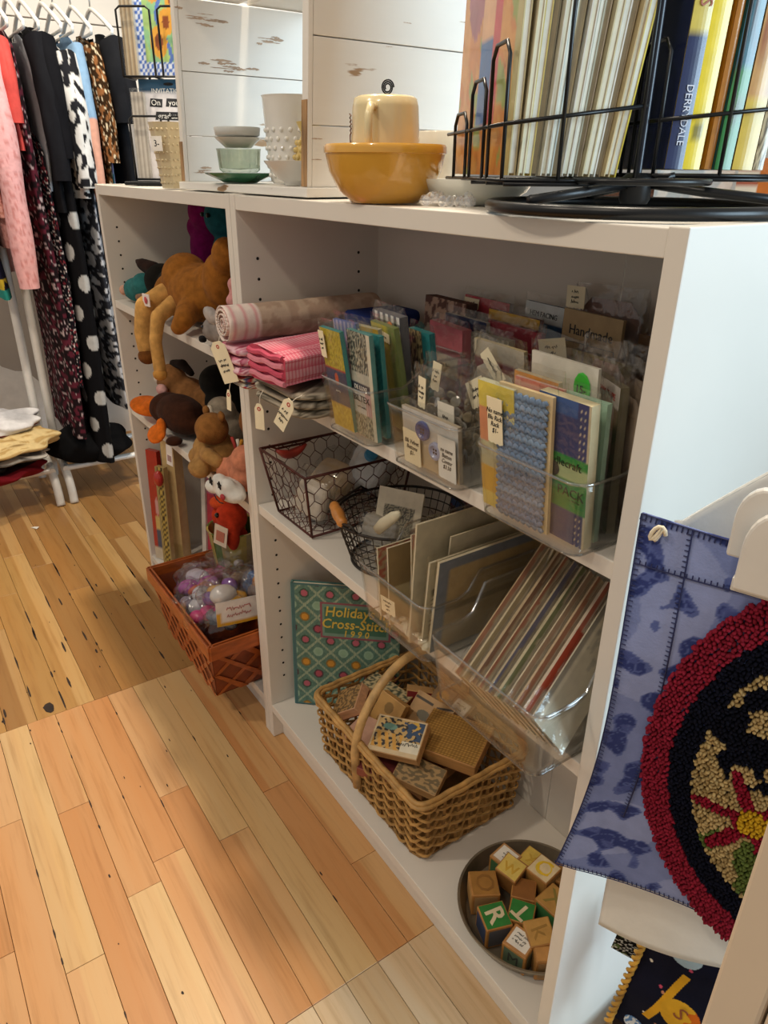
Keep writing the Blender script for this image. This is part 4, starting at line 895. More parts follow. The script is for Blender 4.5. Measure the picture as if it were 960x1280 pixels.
envl('tan_envelope', 'tan pattern envelope at the left of the paper bin with a pink stamp', .446, -.018, ZM + .004, .16, .100, -.10, lambda u, v: '#b3624e' if v > .55 and u < .35 and ns(u * 20, v * 20) > 0 else '#b9a27a', .003, True)
envl('brown_envelope', 'brown paper envelope with a pale flap in the paper bin', .470, -.020, ZM + .004, .17, .112, -.07, lambda u, v: '#cdbb8f' if v < .5 and u < .5 else '#9a8156', .003, True)
envl('floral_envelope', 'buff envelope with a pink pictured corner in the paper bin', .492, .0, ZM + .004, .17, .135, -.05, lambda u, v: '#c98f78' if v > .85 and u < .4 else '#b3a27c', .002)
envl('large_cream_envelope', 'tall cream envelope standing highest in the paper bin', .516, -.022, ZM + .004, .19, .172, .05, lambda u, v: '#c9c0a6' if ns(u * 3, v * 3) > -.3 else '#bdb499', .003, True)
envl('green_sketch_sheet', 'cream sheet with a faint green printed sketch beside the tall cream envelope', .526, .02, ZM + .004, .17, .15, .08, lambda u, v: '#8f9a70' if v < .6 and ns(u * 18, v * 14, 3) > .12 else '#c4baa0', .002)
envl('barcode_packet', 'cream packet with a black barcode in the paper bin', .534, -.016, ZM + .004, .16, .128, .08, lambda u, v: ('#26241f' if h01(int(v * 60)) > .5 else '#d6ccb2') if (.05 < u < .3 and .25 < v < .75) else '#cfc4a6', .003, True, nx=30, ny=60)
envl('grey_packet', 'grey-blue wrapped packet with buff paper inside, right of the barcode packet', .547, -.014, ZM + .004, .19, .135, .09, lambda u, v: '#7c828c' if v > .9 or u < .08 else ('#b99f70' if abs(v - .45) > .03 else '#8a744c'), .004, True)
t = thing('tag_label', 'small white paper price label lying in the front of the paper bin', 'label', (.480, -.030, ZM + .042), (.1, 0, .15)); price_tag(t, 0, 0, 0, .026, .024, '~Needle\nbook\n$1-', .0065)
bb = thing('shell_bag', 'clear bag of cream shell buttons at the bottom front of the paper bin', 'bag', (.500, -.012, ZM + .0032))
for i in range(12): put('shell_button', MB().ell((0, 0, 0), (.008, .006, .0035), nu=10, nv=6), plain('#d9ceb2', .4), bb, (-.035 + .007 * i, -.004 + .008 * h01(i), .005 + .010 * h01(i, 2)), (.4 * h01(i, 3), .5, i))
sm(put('bag_film', MB().ell((.003, 0, .010), (.052, .014, .0105), nu=24, nv=10), BAGFILM, bb), 3)
# slanted patterns in the right middle-shelf bin
PT = [('#c9b48f', '#c9866e', 'pattern packet with a dusty pink edge'), ('#d2c2a2', '#b7a57f', 'plain cream pattern packet'), ('#cdb795', '#8f5f4a', 'cream pattern packet with a brown printed edge'),
      ('#d6c6a4', '#c46a54', 'cream pattern packet with a red printed stripe'), ('#c6b592', '#6a6f9c', 'pattern packet with a violet-blue corner'), ('#cfc0a2', '#7a8a5a', 'pattern packet with green leaf print'),
      ('#d8cbb0', '#c9a58a', 'pale pattern packet with a peach edge'), ('#ccb898', '#bf7a5e', 'cream packet with a rust printed figure'), ('#d9cfba', '#d0573c', 'cream packet with a bright orange stripe'),
      ('#d2c8b2', '#9a948a', 'pale packet printed with grey lettering, uppermost on the right')]
for i, (a, b, lb) in enumerate(PT):
    x = .646 + i * .0118; ln = -.44 - .012 * h01(i, 9)
    def pf(u, v, a=a, b=b, i=i):
        if i == 8 and u < .2 and .2 < v < .62: return b
        if u < .09 + .05 * ns(v * 3, i * 2.2): return mixc(a, b, .8)
        if .12 < u < .2: return mixc(a, '#f0e6d0', .6)
        if .45 < v < .72 and ns(u * 9 + i, v * 9) > .1: return mixc(a, b, .55)
        return a
    envl('pattern_packet', lb + ', slanting in the pattern bin', x, -.056 + .001 * i, ZM + .056 + .001 * i, .056, .195 - .002 * i, ln, pf, .0022 + .0012 * (i % 3), True, rx=-1.02 - .004 * i, body=mixc(a, b, .12), cat='pattern', nx=24,
         texts=[('~instructions  size 12\nCOUPE  TAILLE', .0075, .05, .095, plain('#7d776c', .6), 1.2)] if i == 9 else ([('~simple pattern', .006, .016, .1, plain('#7a5a48', .6), PI / 2 * -1)] if i % 3 == 0 else []))
envl('cover_card', 'long tan envelope with dark printed characters standing behind the slanted packets', .628, .045, ZM + .048, .08, .165, -.06, lambda u, v: '#a8906a', .003, True, rx=-.55, body='#cbb58a', texts=[('3090', .018, .030, .13, INK, 0)])
# ---------------------------------------------------------------- bottom shelf: book, stamp basket, tin of blocks
ZB = .0858
HB = thing('craft_book', 'green cross stitch book leaning in the corner of the bottom shelf', 'book', (.037, .048, ZB + .0015), Euler((0, 0, 0)))
TE = '#5f7f73'
def hcs(u, v):
    if u < .03 or v < .015 or v > .985: return '#3f6a6c'
    if .26 < u < .92 and .58 < v < .87:
        if u < .285 or u > .895 or v < .6 or v > .85: return '#8a4a58'
        if .3 < u < .88 and .62 < v < .83: return '#3f6f5a'
        return '#6c8f80'
    a, b = u * 4.2, v * 5.4; fa, fb = (a + b) % 1 - .5, (a - b) % 1 - .5
    ia, ib = int(a + b + 50), int(a - b + 50)
    if abs(fa) > .44 or abs(fb) > .44: return '#a8b092' if (int(u * 120) % 2) else '#7f9a86'
    d = fa * fa + fb * fb
    if d < .035: return ('#c98f2f', '#a84a5c', '#b05a6c', '#86a88e')[(ia * 3 + ib) % 4]
    if d < .075: return ('#8a6a2a', '#4b2f3c', '#2f4a3f', '#8fb09a')[(ia * 3 + ib) % 4]
    return '#4f7568' if ns(u * 40, v * 50) > 0 else '#5b8072'
HW, HH = .215, .285
HB.rotation_euler = (-.05, 0, .85)
put('cover', MB().grid(lambda u, v: (u * HW, -.0066, v * HH), 150, 200, hcs).box(0, HW, -.0064, -.0048, 0, HH, '#4d7a78').box(0, HW, .0048, .0064, 0, HH, '#4d7a78').box(-.0012, .002, -.0064, .0064, 0, HH, '#5a8a88'), PAPER, HB)
put('pages', MB().box(.003, HW - .004, -.0047, .0047, .003, HH - .003), plain('#d8d0bc', .8), HB)
GOLD = plain('#cbb04a', .45)
for (s, sz, x, z) in (('Holidays In', .031, .13, .226), ('Cross-Stitch', .030, .128, .199), ('1 9 9 0', .020, .128, .178)): text(s, sz, HB, (x, -.0071, z), mat=GOLD, shear=.15, sx=.92, off=.0004)
# woven basket
CANE = plain('#b28a50', .55, var=.16, scale=50, bmp=.2); CANED = plain('#8f6a38', .6, var=.2, scale=40)
bx0, bx1, by0, by1 = .176, .502, .016, .250
wk = thing('wicker_basket', 'tan woven wicker basket with a bent cane handle on the bottom shelf', 'basket', ((bx0 + bx1) / 2, (by0 + by1) / 2, ZB + .001))
WHX, WHY, WH = (bx1 - bx0) / 2, (by1 - by0) / 2, .128
def rrect(t, v, off=0.0):
    hx = WHX - .008 + .008 * v + off; hy = WHY - .012 + .010 * v + off; rr = .020 + off * .5
    segs = [(2 * (hx - rr)), PI / 2 * rr, (2 * (hy - rr)), PI / 2 * rr] * 2; tot = sum(segs); d = t % 1 * tot
    cs = [((-hx + rr, -hy), (1, 0)), None, ((hx, -hy + rr), (0, 1)), None, ((hx - rr, hy), (-1, 0)), None, ((-hx, hy - rr), (0, -1)), None]
    ctr = {1: (hx - rr, -hy + rr, -PI / 2), 3: (hx - rr, hy - rr, 0), 5: (-hx + rr, hy - rr, PI / 2), 7: (-hx + rr, -hy + rr, PI)}
    for i in range(8):
        if d <= segs[i] or i == 7:
            if i % 2 == 0:
                p, q = cs[i]; return (p[0] + q[0] * d, p[1] + q[1] * d)
            cx, cy, a0 = ctr[i]; a = a0 + d / rr; return (cx + rr * math.cos(a), cy + rr * math.sin(a))
        d -= segs[i]
NST = 34
stk_ = MB()
for i in range(NST):
    t = i / NST; p0 = rrect(t, 0); p1 = rrect(t, 1); stk_.tube([(p0[0], p0[1], .003), (p1[0], p1[1], WH)], .0030, 5)
stuff(put('stake', stk_, CANED, wk))
NR = 11
for j in range(NR):
    v = (j + .5) / NR; pth = []; N = NST * 4
    for k in range(N):
        off = .0058 * math.cos(PI * k / 4 + PI * (j % 2)); x, y = rrect(k / N, v, off); pth.append((x, y, .006 + (WH - .010) * v + .0012 * ns(k * .21, j * 3.1)))
    m = MB(); 
    n = len(pth); vs = []; fs = []
    for k in range(n):      # flat cane: taller than thick
        a = Vector(pth[k - 1]); b = Vector(pth[(k + 1) % n]); d = (b - a).normalized(); nrm = Vector((d.y, -d.x, 0)); P = Vector(pth[k]); hz = Vector((0, 0, .0036))
        vs += [P + nrm * .0013 - hz * .55, P + nrm * .0018, P + nrm * .0013 + hz * .55, P - nrm * .0013 + hz * .55, P - nrm * .0013 - hz * .55]
    for k in range(n):
        q = (k + 1) % n
        for e in range(5): fs.append((k * 5 + e, k * 5 + (e + 1) % 5, q * 5 + (e + 1) % 5, q * 5 + e))
    m.add(vs, fs); sm(put('weaver', m, CANE, wk), 1.0)
for (off, z) in ((.004, WH + .001), (-.003, WH + .0015), (.0005, WH + .006)):
    sm(put('rim_cane', MB().tube([(*rrect(i / 120, 1, off), z + .001 * math.sin(i * 1.3)) for i in range(120)], .0042, 7, True), CANE, wk), 3)
put('base_panel', MB().poly([rrect(i / 60, 0) for i in range(60)], 0, .004, M=Matrix(((1, 0, 0, 0), (0, 0, 1, 0), (0, 1, 0, 0), (0, 0, 0, 1)))), CANED, wk)
hp = []
for k in range(33):
    a = PI * k / 32; hp.append((-.012 + .004 * math.sin(a * 3), -(WHY + .004) * math.cos(a) + .012 * math.sin(a), WH - .02 + .155 * math.sin(a) ** .8))
hnd = put('handle', MB().tube([(hp[0][0], hp[0][1] + .004, .03)] + hp + [(hp[-1][0], hp[-1][1] - .004, .03)], .0078, 12), plain('#c3a06a', .5, var=.2, scale=35), wk); sm(hnd, 3)
# wooden rubber stamps
def stampm(u, v): pass
SW = '#b98a5a'
def stamp(label, loc, rot, w, d, h, top, texts=(), body=SW, nx=48, ny=48):
    o = thing('rubber_stamp', label, 'stamp', loc, rot, 'wooden rubber stamps in the wicker basket')
    b = put('wood_block', MB().box(-w / 2, w / 2, -d / 2, d / 2, 0, h), plain(body, .55, var=.10, scale=30, stretch=(.5, 4, 4)), o); bev(b, .0012)
    put('picture', MB().grid(lambda u, v: ((u - .5) * (w - .003), (v - .5) * (d - .003), h + .0003), nx, ny, top), PAPER, o)
    put('rubber_pad', MB().box(-w / 2 + .002, w / 2 - .002, -d / 2 + .002, d / 2 - .002, -.003, 0), plain('#6e2a26', .7), o)
    for (s, sz, x, y, r, mt) in texts: text(s, sz, o, (x, y, h + .0007), (0, 0, r), mat=mt)
    return o
def seashore(u, v):
    if u > .62 and v < .40 and v > .12: return '#e6dfc8'
    if v < .12 or u < .04 or u > .97 or v > .97: return '#d8c29a'
    if (u - .30) ** 2 + ((v - .72) * 1.6) ** 2 < .022: return '#6f9a8c'
    if u < .62 and v < .55 and int((u + v * .3) * 13) % 2: return '#d7a144'
    if u > .55 and v > .45 and ns(u * 9, v * 9, 4) > -.05: return '#2f4a6c'
    if (u - .8) ** 2 + (v - .86) ** 2 < .012: return '#d9b04a'
    return '#2c2a2a' if ns(u * 12, v * 12) > .05 else '#c9a86c'
BX = lambda fx, fy: (bx0 + fx * (bx1 - bx0), by0 + fy * (by1 - by0))
stamp('large picture stamp with a colourful seashore design, uppermost in the wicker basket', (.365, .080, ZB + .128), (.42, -.12, .55), .092, .068, .021, seashore, [('~seaside', .012, .022, -.012, .1, BK)], '#c39a68', 100, 74)
stamp('big flat stamp block with a gridded tan top at the right of the wicker basket', (.405, .165, ZB + .106), (.10, .0, .5), .115, .095, .024, lambda u, v: '#8f6a30' if (int(u * 40) % 2 == 0 or int(v * 32) % 2 == 0) else '#c79a50', (), '#b5854e', 40, 32)
stamp('plain backed stamp with a small framed picture at the middle of the wicker basket', (.283, .118, ZB + .112), (1.0, .15, .25), .056, .066, .020, lambda u, v: '#8a6a34' if ((u - .5) ** 2 + (v - .7) ** 2 < .03 or (abs(u - .5) < .25 and .15 < v < .4 and ns(u * 12, v * 12) > 0)) else '#bf9350', (), '#c49a5c')
stamp('stamp with a grey mitten picture behind the plain backed stamp', (.325, .180, ZB + .105), (.75, .1, .3), .080, .062, .020, lambda u, v: '#6a6450' if ((u - .4) ** 2 + ((v - .4) * 1.2) ** 2 < .035) else ('#3f3428' if abs(v - .82) < .04 and u < .5 or abs(v - .9 - (u - .8) * .5) < .04 and u > .6 else '#bb9562'), (), '#c09a68')
stamp('stamp with a brown landscape print at the front left of the wicker basket', (.232, .070, ZB + .118), (.35, -.65, .5), .062, .056, .020, lambda u, v: '#6a5232' if ns(u * 10, v * 10, 8) > .0 else '#a98450', (), '#c89c78')
stamp('dark-printed long stamp at the back left corner of the wicker basket', (.225, .150, ZB + .098), (.2, .1, .25), .10, .04, .020, lambda u, v: '#3f4a3c' if ns(u * 14, v * 8, 3) > 0 else '#c2b288', (), '#a87c4e', 26, 12)
stamp('tall stamp block with a dark red side standing beside the cane handle', (.262, .195, ZB + .085), (1.35, .1, .9), .05, .075, .025, lambda u, v: '#8a2c2c', (), '#b08a5a', 4, 4)
stamp('small stamp with a yellow teddy picture at the back of the wicker basket', (.310, .225, ZB + .112), (.6, .0, .2), .045, .038, .018, lambda u, v: '#c08a2c' if (u - .5) ** 2 + (v - .5) ** 2 < .1 else '#8a6a42', (), '#8f6a40', 14, 14)
stamp('small stamp with a white price sticker at the back right of the wicker basket', (.355, .228, ZB + .112), (.5, .0, .1), .044, .04, .018, lambda u, v: '#e6e0d0' if (.1 < u < .9 and .15 < v < .9) else '#7a5c3a', [('~stamp\n$3-', .010, 0, 0, 0, INK)], '#8f6a40', 14, 14)
stamp('stamp lying low under the seashore stamp with a pale pink block', (.300, .060, ZB + .094), (.1, -.1, .3), .075, .06, .020, lambda u, v: '#c9a08a', (), '#caa58c', 3, 3)
stamp('dark red backed stamp low at the front of the wicker basket', (.345, .055, ZB + .066), (.15, .1, .6), .07, .06, .020, lambda u, v: '#6e2a2a', (), '#8a4a3a', 3, 3)
stamp('wide stamp block standing low at the right front of the wicker basket', (.415, .085, ZB + .082), (.3, .1, .5), .08, .05, .022, lambda u, v: '#7a6a4c' if ns(u * 9, v * 9) > 0 else '#b59768', (), '#b08c5c')
stamp('plain wooden stamp lying at the bottom of the wicker basket', (.315, .130, ZB + .045), (0, 0, .2), .20, .14, .030, lambda u, v: '#a87c4c', (), '#9a7044', 3, 3)
# round tin with alphabet blocks
TIN = plain('#857c6b', .45, .6, var=.2, scale=14)
TC = Vector((.658, .112, ZB + .0008))
tn = put('round_tin', MB().lathe([(0, 0), (.092, 0), (.096, .003), (.106, .026), (.1085, .027), (.1095, .0285), (.1085, .030), (.1055, .0295), (.0945, .005), (.085, .0025), (0, .0025)], 80), TIN, None, TC); tag(sm(tn, .8), 'round dull grey metal tin of alphabet blocks on the bottom shelf', 'tray')
BW = '#b5854a'
BKS = [  # x, y, z, rotation about z, tilt, size, top colour, top text, text colour, label, side colour
 (.652, .044, .003, -.35, (0, 0), 0.040, '#2c7a35', 'R', '#d9c9a6', 'alphabet block with a green top lettered R', '#3b4560'),
 (.668, .082, .003, .62, (0, 0), 0.037, '#2c7a35', 'T', '#d9c9a6', 'smaller green-topped alphabet block lettered T', '#9a6f3c'),
 (.605, .065, .003, -.55, (.0, .0), 0.042, '#9f7236', 'O', '#8a602c', 'brown wooden block with a faint ring on top at the left of the tin', '#c2955a'),
 (.586, .128, .003, .15, (0, 0), 0.037, '#b9946a', '', '', 'block with a white paper label on its top at the back left of the tin', '#3f6a3f'),
 (.606, .118, .010, .25, (.1, .1), 0.036, '#d6bc62', 'w', '#c9a23c', 'pale yellow block with a worn animal print', '#8a6030'),
 (.612, .160, .003, .2, (0, 0), 0.036, '#d0b455', 'x', '#c2a03f', 'plain yellow block at the back of the tin', '#9a7a34'),
 (.642, .156, .008, .12, (.05, -.05), 0.039, '#dcc9a0', 'C', '#e0b92c', 'cream block with a yellow round letter on top', '#a87a3c'),
 (.642, .112, .002, .7, (0, 0), 0.036, '#8a5a2c', '', '', 'dark brown block between the yellow blocks and the green ones', '#6e451f'),
 (.685, .132, .004, .08, (0, 0), 0.042, '#b58a48', 'X', '#8a7a3a', 'tan block with a printed bow figure at the right of the tin', '#3f7a45'),
 (.706, .083, .006, -.45, (.12, .1), 0.038, '#b88c48', 'k', '#9a7434', 'tan block with a faint print lying beside the green T block', '#c9a23c'),
 (.699, .050, .002, .28, (0, 0), 0.038, '#b58452', '', '', 'block with a white handwritten label at the front of the tin', '#5a6a52'),
 (.729, .072, .003, -.6, (0, 0), 0.039, '#c08c50', '', '', 'plain light brown block at the right front of the tin', '#a87a42'),
 (.728, .118, .003, .3, (0, 0), 0.036, '#a87a42', '', '', 'plain wooden block half hidden behind the bookcase edge', '#8a6234'),
 (.660, .180, .003, .4, (0, 0), 0.037, '#96703a', '', '', 'brown block against the back rim of the tin', '#7a5628'),
]
for (x, y, z, rz, tl, s, tc, ch, cc, lb, sc) in BKS:
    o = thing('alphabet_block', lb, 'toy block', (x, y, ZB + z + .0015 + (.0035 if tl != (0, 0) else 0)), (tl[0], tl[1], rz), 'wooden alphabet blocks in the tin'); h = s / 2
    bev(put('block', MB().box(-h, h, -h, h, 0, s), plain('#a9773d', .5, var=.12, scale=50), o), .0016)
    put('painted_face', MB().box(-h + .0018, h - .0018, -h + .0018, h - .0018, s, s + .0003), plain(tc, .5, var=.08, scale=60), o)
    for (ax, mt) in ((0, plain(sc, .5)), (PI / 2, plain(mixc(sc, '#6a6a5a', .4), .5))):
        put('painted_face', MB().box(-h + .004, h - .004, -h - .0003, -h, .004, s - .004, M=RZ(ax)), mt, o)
    if ch: text(ch, s * .95, o, (0, 0, s + .0005), (0, 0, .15 if ch != 'T' else 2.6), plain(cc, .55), off=.0008 if ch in 'RT' else .0)
    if ch == 'C': put('print_ring', MB().lathe([(.0105, 0), (.0125, 0), (.0125, .0002), (.0105, .0002)], 26, M=TR(0, 0, s + .0004)), plain('#e3c53a', .5), o)
    if 'label' in lb:
        g = put('price_label', MB().box(-h * .78, h * .78, -h * .75, h * .75, s + .0003, s + .0006), plain('#ebe7dd', .7), o)
        text('~ABC\nblock\n$2' if 'back' in lb else '~Wood .75\neach, $2\n4 for $5', .0068, g, (0, 0, s + .0009), (0, 0, -.1), INK, sx=.8)
text('M', .024, bpy.data.objects['alphabet_block.010'], (0, -.0196, .019), (PI / 2, 0, 0), plain('#3a3a34', .6))
# ---------------------------------------------------------------- plush toys in the far bookcase
def plush(hexc, var=.12): return plain(hexc, .95, var=var, scale=70, bmp=1.0, sheen=.04, bscale=600)
def blob(name, parts, mat, parent, vox=.0045, smooth=6):
    m = MB()
    for q in parts:
        if q[0] == 'l':     # limb: points and radii
            P = [Vector(p) for p in q[1]]; Rr = q[2]
            for i in range(len(P) - 1):
                n = max(2, int((P[i + 1] - P[i]).length / .006))
                for k in range(n + 1):
                    t = k / n; m.ell(P[i].lerp(P[i + 1], t), Rr[i] + (Rr[i + 1] - Rr[i]) * t, nu=10, nv=7)
        else: m.ell(q[0], q[1], Euler(q[2]).to_matrix().to_4x4() if len(q) > 2 else None, nu=18, nv=12)
    o = put(name, m, mat, parent)
    r = o.modifiers.new('remesh', 'REMESH'); r.mode = 'VOXEL'; r.voxel_size = vox; r.use_smooth_shade = True
    s = o.modifiers.new('smooth', 'SMOOTH'); s.factor = .5; s.iterations = smooth; return o
def eye(par, p, r=.005, col='#0a0a0a'): return put('eye', MB().ell((0, 0, 0), r, nu=12, nv=8), plain(col, .15, coat=.5, var=0), par, p)
Z1, Z2 = .803, .530
# camel lying with its head and forelegs hanging over the shelf edge
cm = thing('camel_plush', 'golden brown plush camel with legs hanging over the upper shelf of the far bookcase', 'plush toy', (-.345, .07, Z1 + .002))
CAMEL = plush('#8f5a22'); TANP = plush('#c39352')
blob('body', [((.0, .0, .062), (.105, .062, .058)), ((-.05, -.01, .085), (.055, .050, .052)), ((.06, .01, .085), (.05, .045, .045)), ((.105, .0, .10), (.035, .032, .05)), ((.135, .005, .145), (.028, .028, .035)), ((-.085, -.03, .05), (.04, .04, .045)),
              ('l', [(.06, -.05, .04), (.095, -.075, .03), (.090, -.085, .016)], [.026, .020, .016])], CAMEL, cm)
blob('leg', [('l', [(-.060, -.055, .055), (-.055, -.100, .035), (-.052, -.112, -.015), (-.046, -.112, -.045)], [.024, .022, .020, .019])], TANP, cm)
blob('leg', [('l', [(-.010, -.055, .045), (.012, -.098, .025), (.022, -.112, -.02), (.028, -.112, -.075)], [.018, .0155, .0135, .014])], TANP, cm)
blob('hoof', [((-.042, -.113, -.062), (.021, .020, .018))], plush('#6e421c'), cm); blob('hoof', [((.029, -.113, -.085), (.0155, .0155, .014))], plush('#c08a44'), cm)
put('toy_label', MB().box(-.013, .013, -.001, .001, -.012, .012, M=TR(-.030, -.104, .052) @ RZ(.2)), plain('#e9dcd6', .5), cm)
put('label_heart', MB().ell((-.030, -.1058, .052), (.008, .001, .007)), plain('#c03c4c', .5), cm)
bc = thing('black_dog_plush', 'black plush animal with a pointed ear lying behind the camel', 'plush toy', (-.59, .105, Z1 + .002))
BLKP = plush('#15130f')
blob('body', [((.06, 0, .05), (.09, .06, .05)), ((-.04, -.02, .05), (.045, .042, .042))], BLKP, bc)
blob('ear', [('l', [(-.055, -.03, .075), (-.09, -.045, .085), (-.115, -.05, .09)], [.020, .015, .007])], plush('#2a1c18'), bc)
blob('paw', [((-.07, -.06, .018), (.03, .02, .018))], plush('#8a6a54'), bc)
tp = thing('turquoise_plush', 'turquoise plush toy peeking out under the black plush', 'plush toy', (-.690, .040, Z1 + .002))
blob('body', [((0, 0, .028), (.038, .03, .028)), ((.03, .01, .04), (.03, .03, .03))], plush('#2f6a6a'), tp)
blob('muzzle', [((-.02, -.024, .026), (.018, .012, .013))], plush('#c79a84'), tp)
mg = thing('magenta_plush', 'deep magenta plush toy at the back of the upper shelf', 'plush toy', (-.585, .190, Z1 + .055))
blob('body', [((0, 0, .07), (.05, .042, .07)), ((.02, -.005, .15), (.05, .042, .045)), ((-.02, -.01, .115), (.03, .03, .03))], plush('#7c1257'), mg)
bs = thing('brown_bear_plush', 'dark brown plush lying flat under the magenta and teal ones', 'plush toy', (-.55, .205, Z1 + .002))
blob('body', [((0, 0, .028), (.11, .05, .028)), ((-.09, -.02, .045), (.035, .03, .025))], plush('#1f1512'), bs)
put('satin_bow', MB().ell((-.02, -.045, .075), (.022, .006, .012)), plain('#8a7f80', .3), bs)
tl = thing('teal_bear_plush', 'teal plush bear sitting high at the back right of the upper shelf', 'plush toy', (-.435, .185, Z1 + .06))
blob('body', [((0, 0, .06), (.055, .045, .06)), ((-.005, -.012, .14), (.048, .042, .045))], plush('#1f5a63'), tl)
for x in (-.045, .035): blob('ear', [((x, -.01, .178), (.018, .010, .018))], plush('#246a73'), tl)
eye(tl, (-.03, -.05, .146)); eye(tl, (.012, -.054, .146))
pk = thing('pink_plush', 'pale pink plush with stubby paws at the right of the upper shelf', 'plush toy', (-.092, .085, Z1 + .052))
blob('body', [((0, 0, .042), (.042, .04, .042)), ((-.035, -.025, .055), (.026, .02, .016)), ((-.028, -.035, .028), (.024, .018, .015))], plush('#c98c88'), pk)
ge = thing('grey_plush', 'grey plush elephant with a dark nose at the right front of the upper shelf', 'plush toy', (-.105, .028, Z1 + .002))
GREYP = plush('#857d78')
blob('body', [((0, 0, .032), (.04, .036, .032)), ((-.025, -.018, .030), (.028, .024, .024)), ((.0, .03, .035), (.035, .03, .03))], GREYP, ge)
blob('ear', [((-.005, -.03, .058), (.026, .010, .018), (.3, .3, .2))], plush('#a9a19c'), ge)
blob('nose', [((-.035, -.040, .014), (.012, .009, .008))], plush('#1c1a1a'), ge); eye(ge, (-.030, -.040, .036), .004)
# lower shelf
pt = thing('platypus_plush', 'dark brown plush with bright orange bill and feet on the shelf above the books', 'plush toy', (-.50, .045, Z2 + .002))
DKB = plush('#3a1f12'); ORG = plush('#d2691e')
blob('body', [((.02, .0, .045), (.10, .050, .043)), ((-.06, -.005, .04), (.045, .045, .038))], DKB, pt)
blob('bill', [((-.115, -.035, .036), (.050, .045, .014), (0, .25, .2)), ((-.09, -.02, .045), (.04, .035, .016))], ORG, pt)
blob('foot', [((.035, -.068, .014), (.034, .026, .010), (.7, .2, 0)), ((.035, -.055, .03), (.015, .012, .02))], ORG, pt)
blob('foot', [((.10, -.05, .012), (.022, .02, .010))], DKB, pt)
hf = thing('horse_plush', 'brown plush horse head with a white blaze behind the orange-billed plush', 'plush toy', (-.62, .115, Z2 + .002))
blob('body', [((0, 0, .045), (.06, .05, .045)), ((-.03, -.03, .085), (.042, .038, .038)), ((.07, .02, .04), (.06, .045, .04))], plush('#8a5f38'), hf)
blob('blaze', [((-.038, -.064, .094), (.013, .008, .018))], plush('#e8e2d6'), hf); blob('mane', [('l', [(-.03, -.02, .122), (.01, -.01, .128), (.035, .0, .11)], [.012, .013, .010])], plush('#1d1410'), hf)
blob('muzzle', [((.0, -.066, .070), (.024, .014, .014))], plush('#c79a94'), hf)
mg2 = thing('hot_pink_plush', 'hot pink shaggy plush at the back of the middle shelf', 'plush toy', (-.52, .200, Z2 + .03))
blob('body', [((0, 0, .075), (.07, .04, .075))], plush('#a31d62', .2), mg2, smooth=3)
bk2 = thing('black_bear_plush', 'black plush bear behind the brown and orange plush', 'plush toy', (-.455, .150, Z2 + .002))
blob('body', [((0, 0, .055), (.075, .05, .055)), ((-.02, -.01, .11), (.05, .045, .04))], BLKP, bk2)
put('white_ribbon', MB().ell((-.06, -.035, .105), (.018, .004, .005)), plain('#d5d2d4', .4), bk2)
pu = thing('plum_plush', 'dark plum plush at the back right of the middle shelf', 'plush toy', (-.20, .20, Z2 + .002))
blob('body', [((0, 0, .07), (.08, .05, .07)), ((.03, -.01, .13), (.04, .035, .03))], plush('#3a1722'), pu)
lv = thing('lavender_plush', 'small lavender plush at the back right of the middle shelf', 'plush toy', (-.095, .20, Z2 + .002))
blob('body', [((0, 0, .06), (.05, .045, .06)), ((0, -.005, .115), (.035, .03, .03))], plush('#6a5a86'), lv)
tb = thing('teddy_plush', 'tan plush teddy sitting sideways in front of the middle shelf', 'plush toy', (-.215, .020, Z2 + .002))
TED = plush('#a37a46'); TED2 = plush('#8a5c2e')
blob('body', [((0, 0, .042), (.058, .045, .042)), ((-.04, -.02, .022), (.03, .024, .020)), ((.02, -.045, .020), (.032, .022, .019)), ('l', [(.03, -.03, .05), (.065, -.04, .06), (.085, -.03, .052)], [.017, .015, .014])], TED, tb)
blob('head', [((.022, -.012, .098), (.036, .034, .033)), ((.036, -.036, .090), (.016, .014, .012))], TED2, tb); blob('ear', [((-.005, -.01, .128), (.012, .008, .012))], TED2, tb); blob('ear', [((.048, -.0, .128), (.012, .008, .012))], TED2, tb)
gc = thing('grey_cream_plush', 'grey and cream plush ear of a dog behind the tan teddy', 'plush toy', (-.305, .085, Z2 + .002))
blob('body', [((0, 0, .05), (.045, .04, .05)), ((0, -.01, .095), (.036, .032, .03))], plush('#8f8474'), gc); blob('patch', [((.004, -.038, .09), (.016, .010, .026), (0, .3, 0))], plush('#d6cbb8'), gc)
put('beak', MB().ell((.0, -.052, .062), (.020, .012, .009)), plain('#d8862a', .6), gc)
gb = thing('ginger_plush', 'ginger brown plush with a striped ribbon behind the teddy on the right', 'plush toy', (-.125, .095, Z2 + .002))
blob('body', [((0, 0, .055), (.055, .045, .055)), ((-.01, -.01, .115), (.045, .04, .038))], plush('#7a4a1f'), gb)
rb = MB()
for i in range(3): rb.tube([(-.035 + .02 * i + .010 * math.sin(k * .9 + i), -.056 - .004 * math.cos(k * .7), .085 - .011 * k + .004 * i) for k in range(7)], .0035, 6, False, ('#b0453f', '#d8d2c2', '#c98f35')[i])
sm(put('ribbon', rb, CLOTH, gb), 3)
pp_ = thing('peach_plush', 'peach pink plush pig at the right front of the middle shelf', 'plush toy', (-.080, .022, Z2 + .002))
blob('body', [((0, .01, .034), (.042, .04, .034)), ((-.045, -.018, .03), (.022, .02, .030)), ((.01, .0, .07), (.03, .028, .028)), ((-.02, -.005, .052), (.024, .022, .02))], plush('#c77f60'), pp_)
wp = thing('star_cat_plush', 'white plush with black star patches and a red nose at the shelf edge', 'plush toy', (-.062, -.018, Z2 + .002))
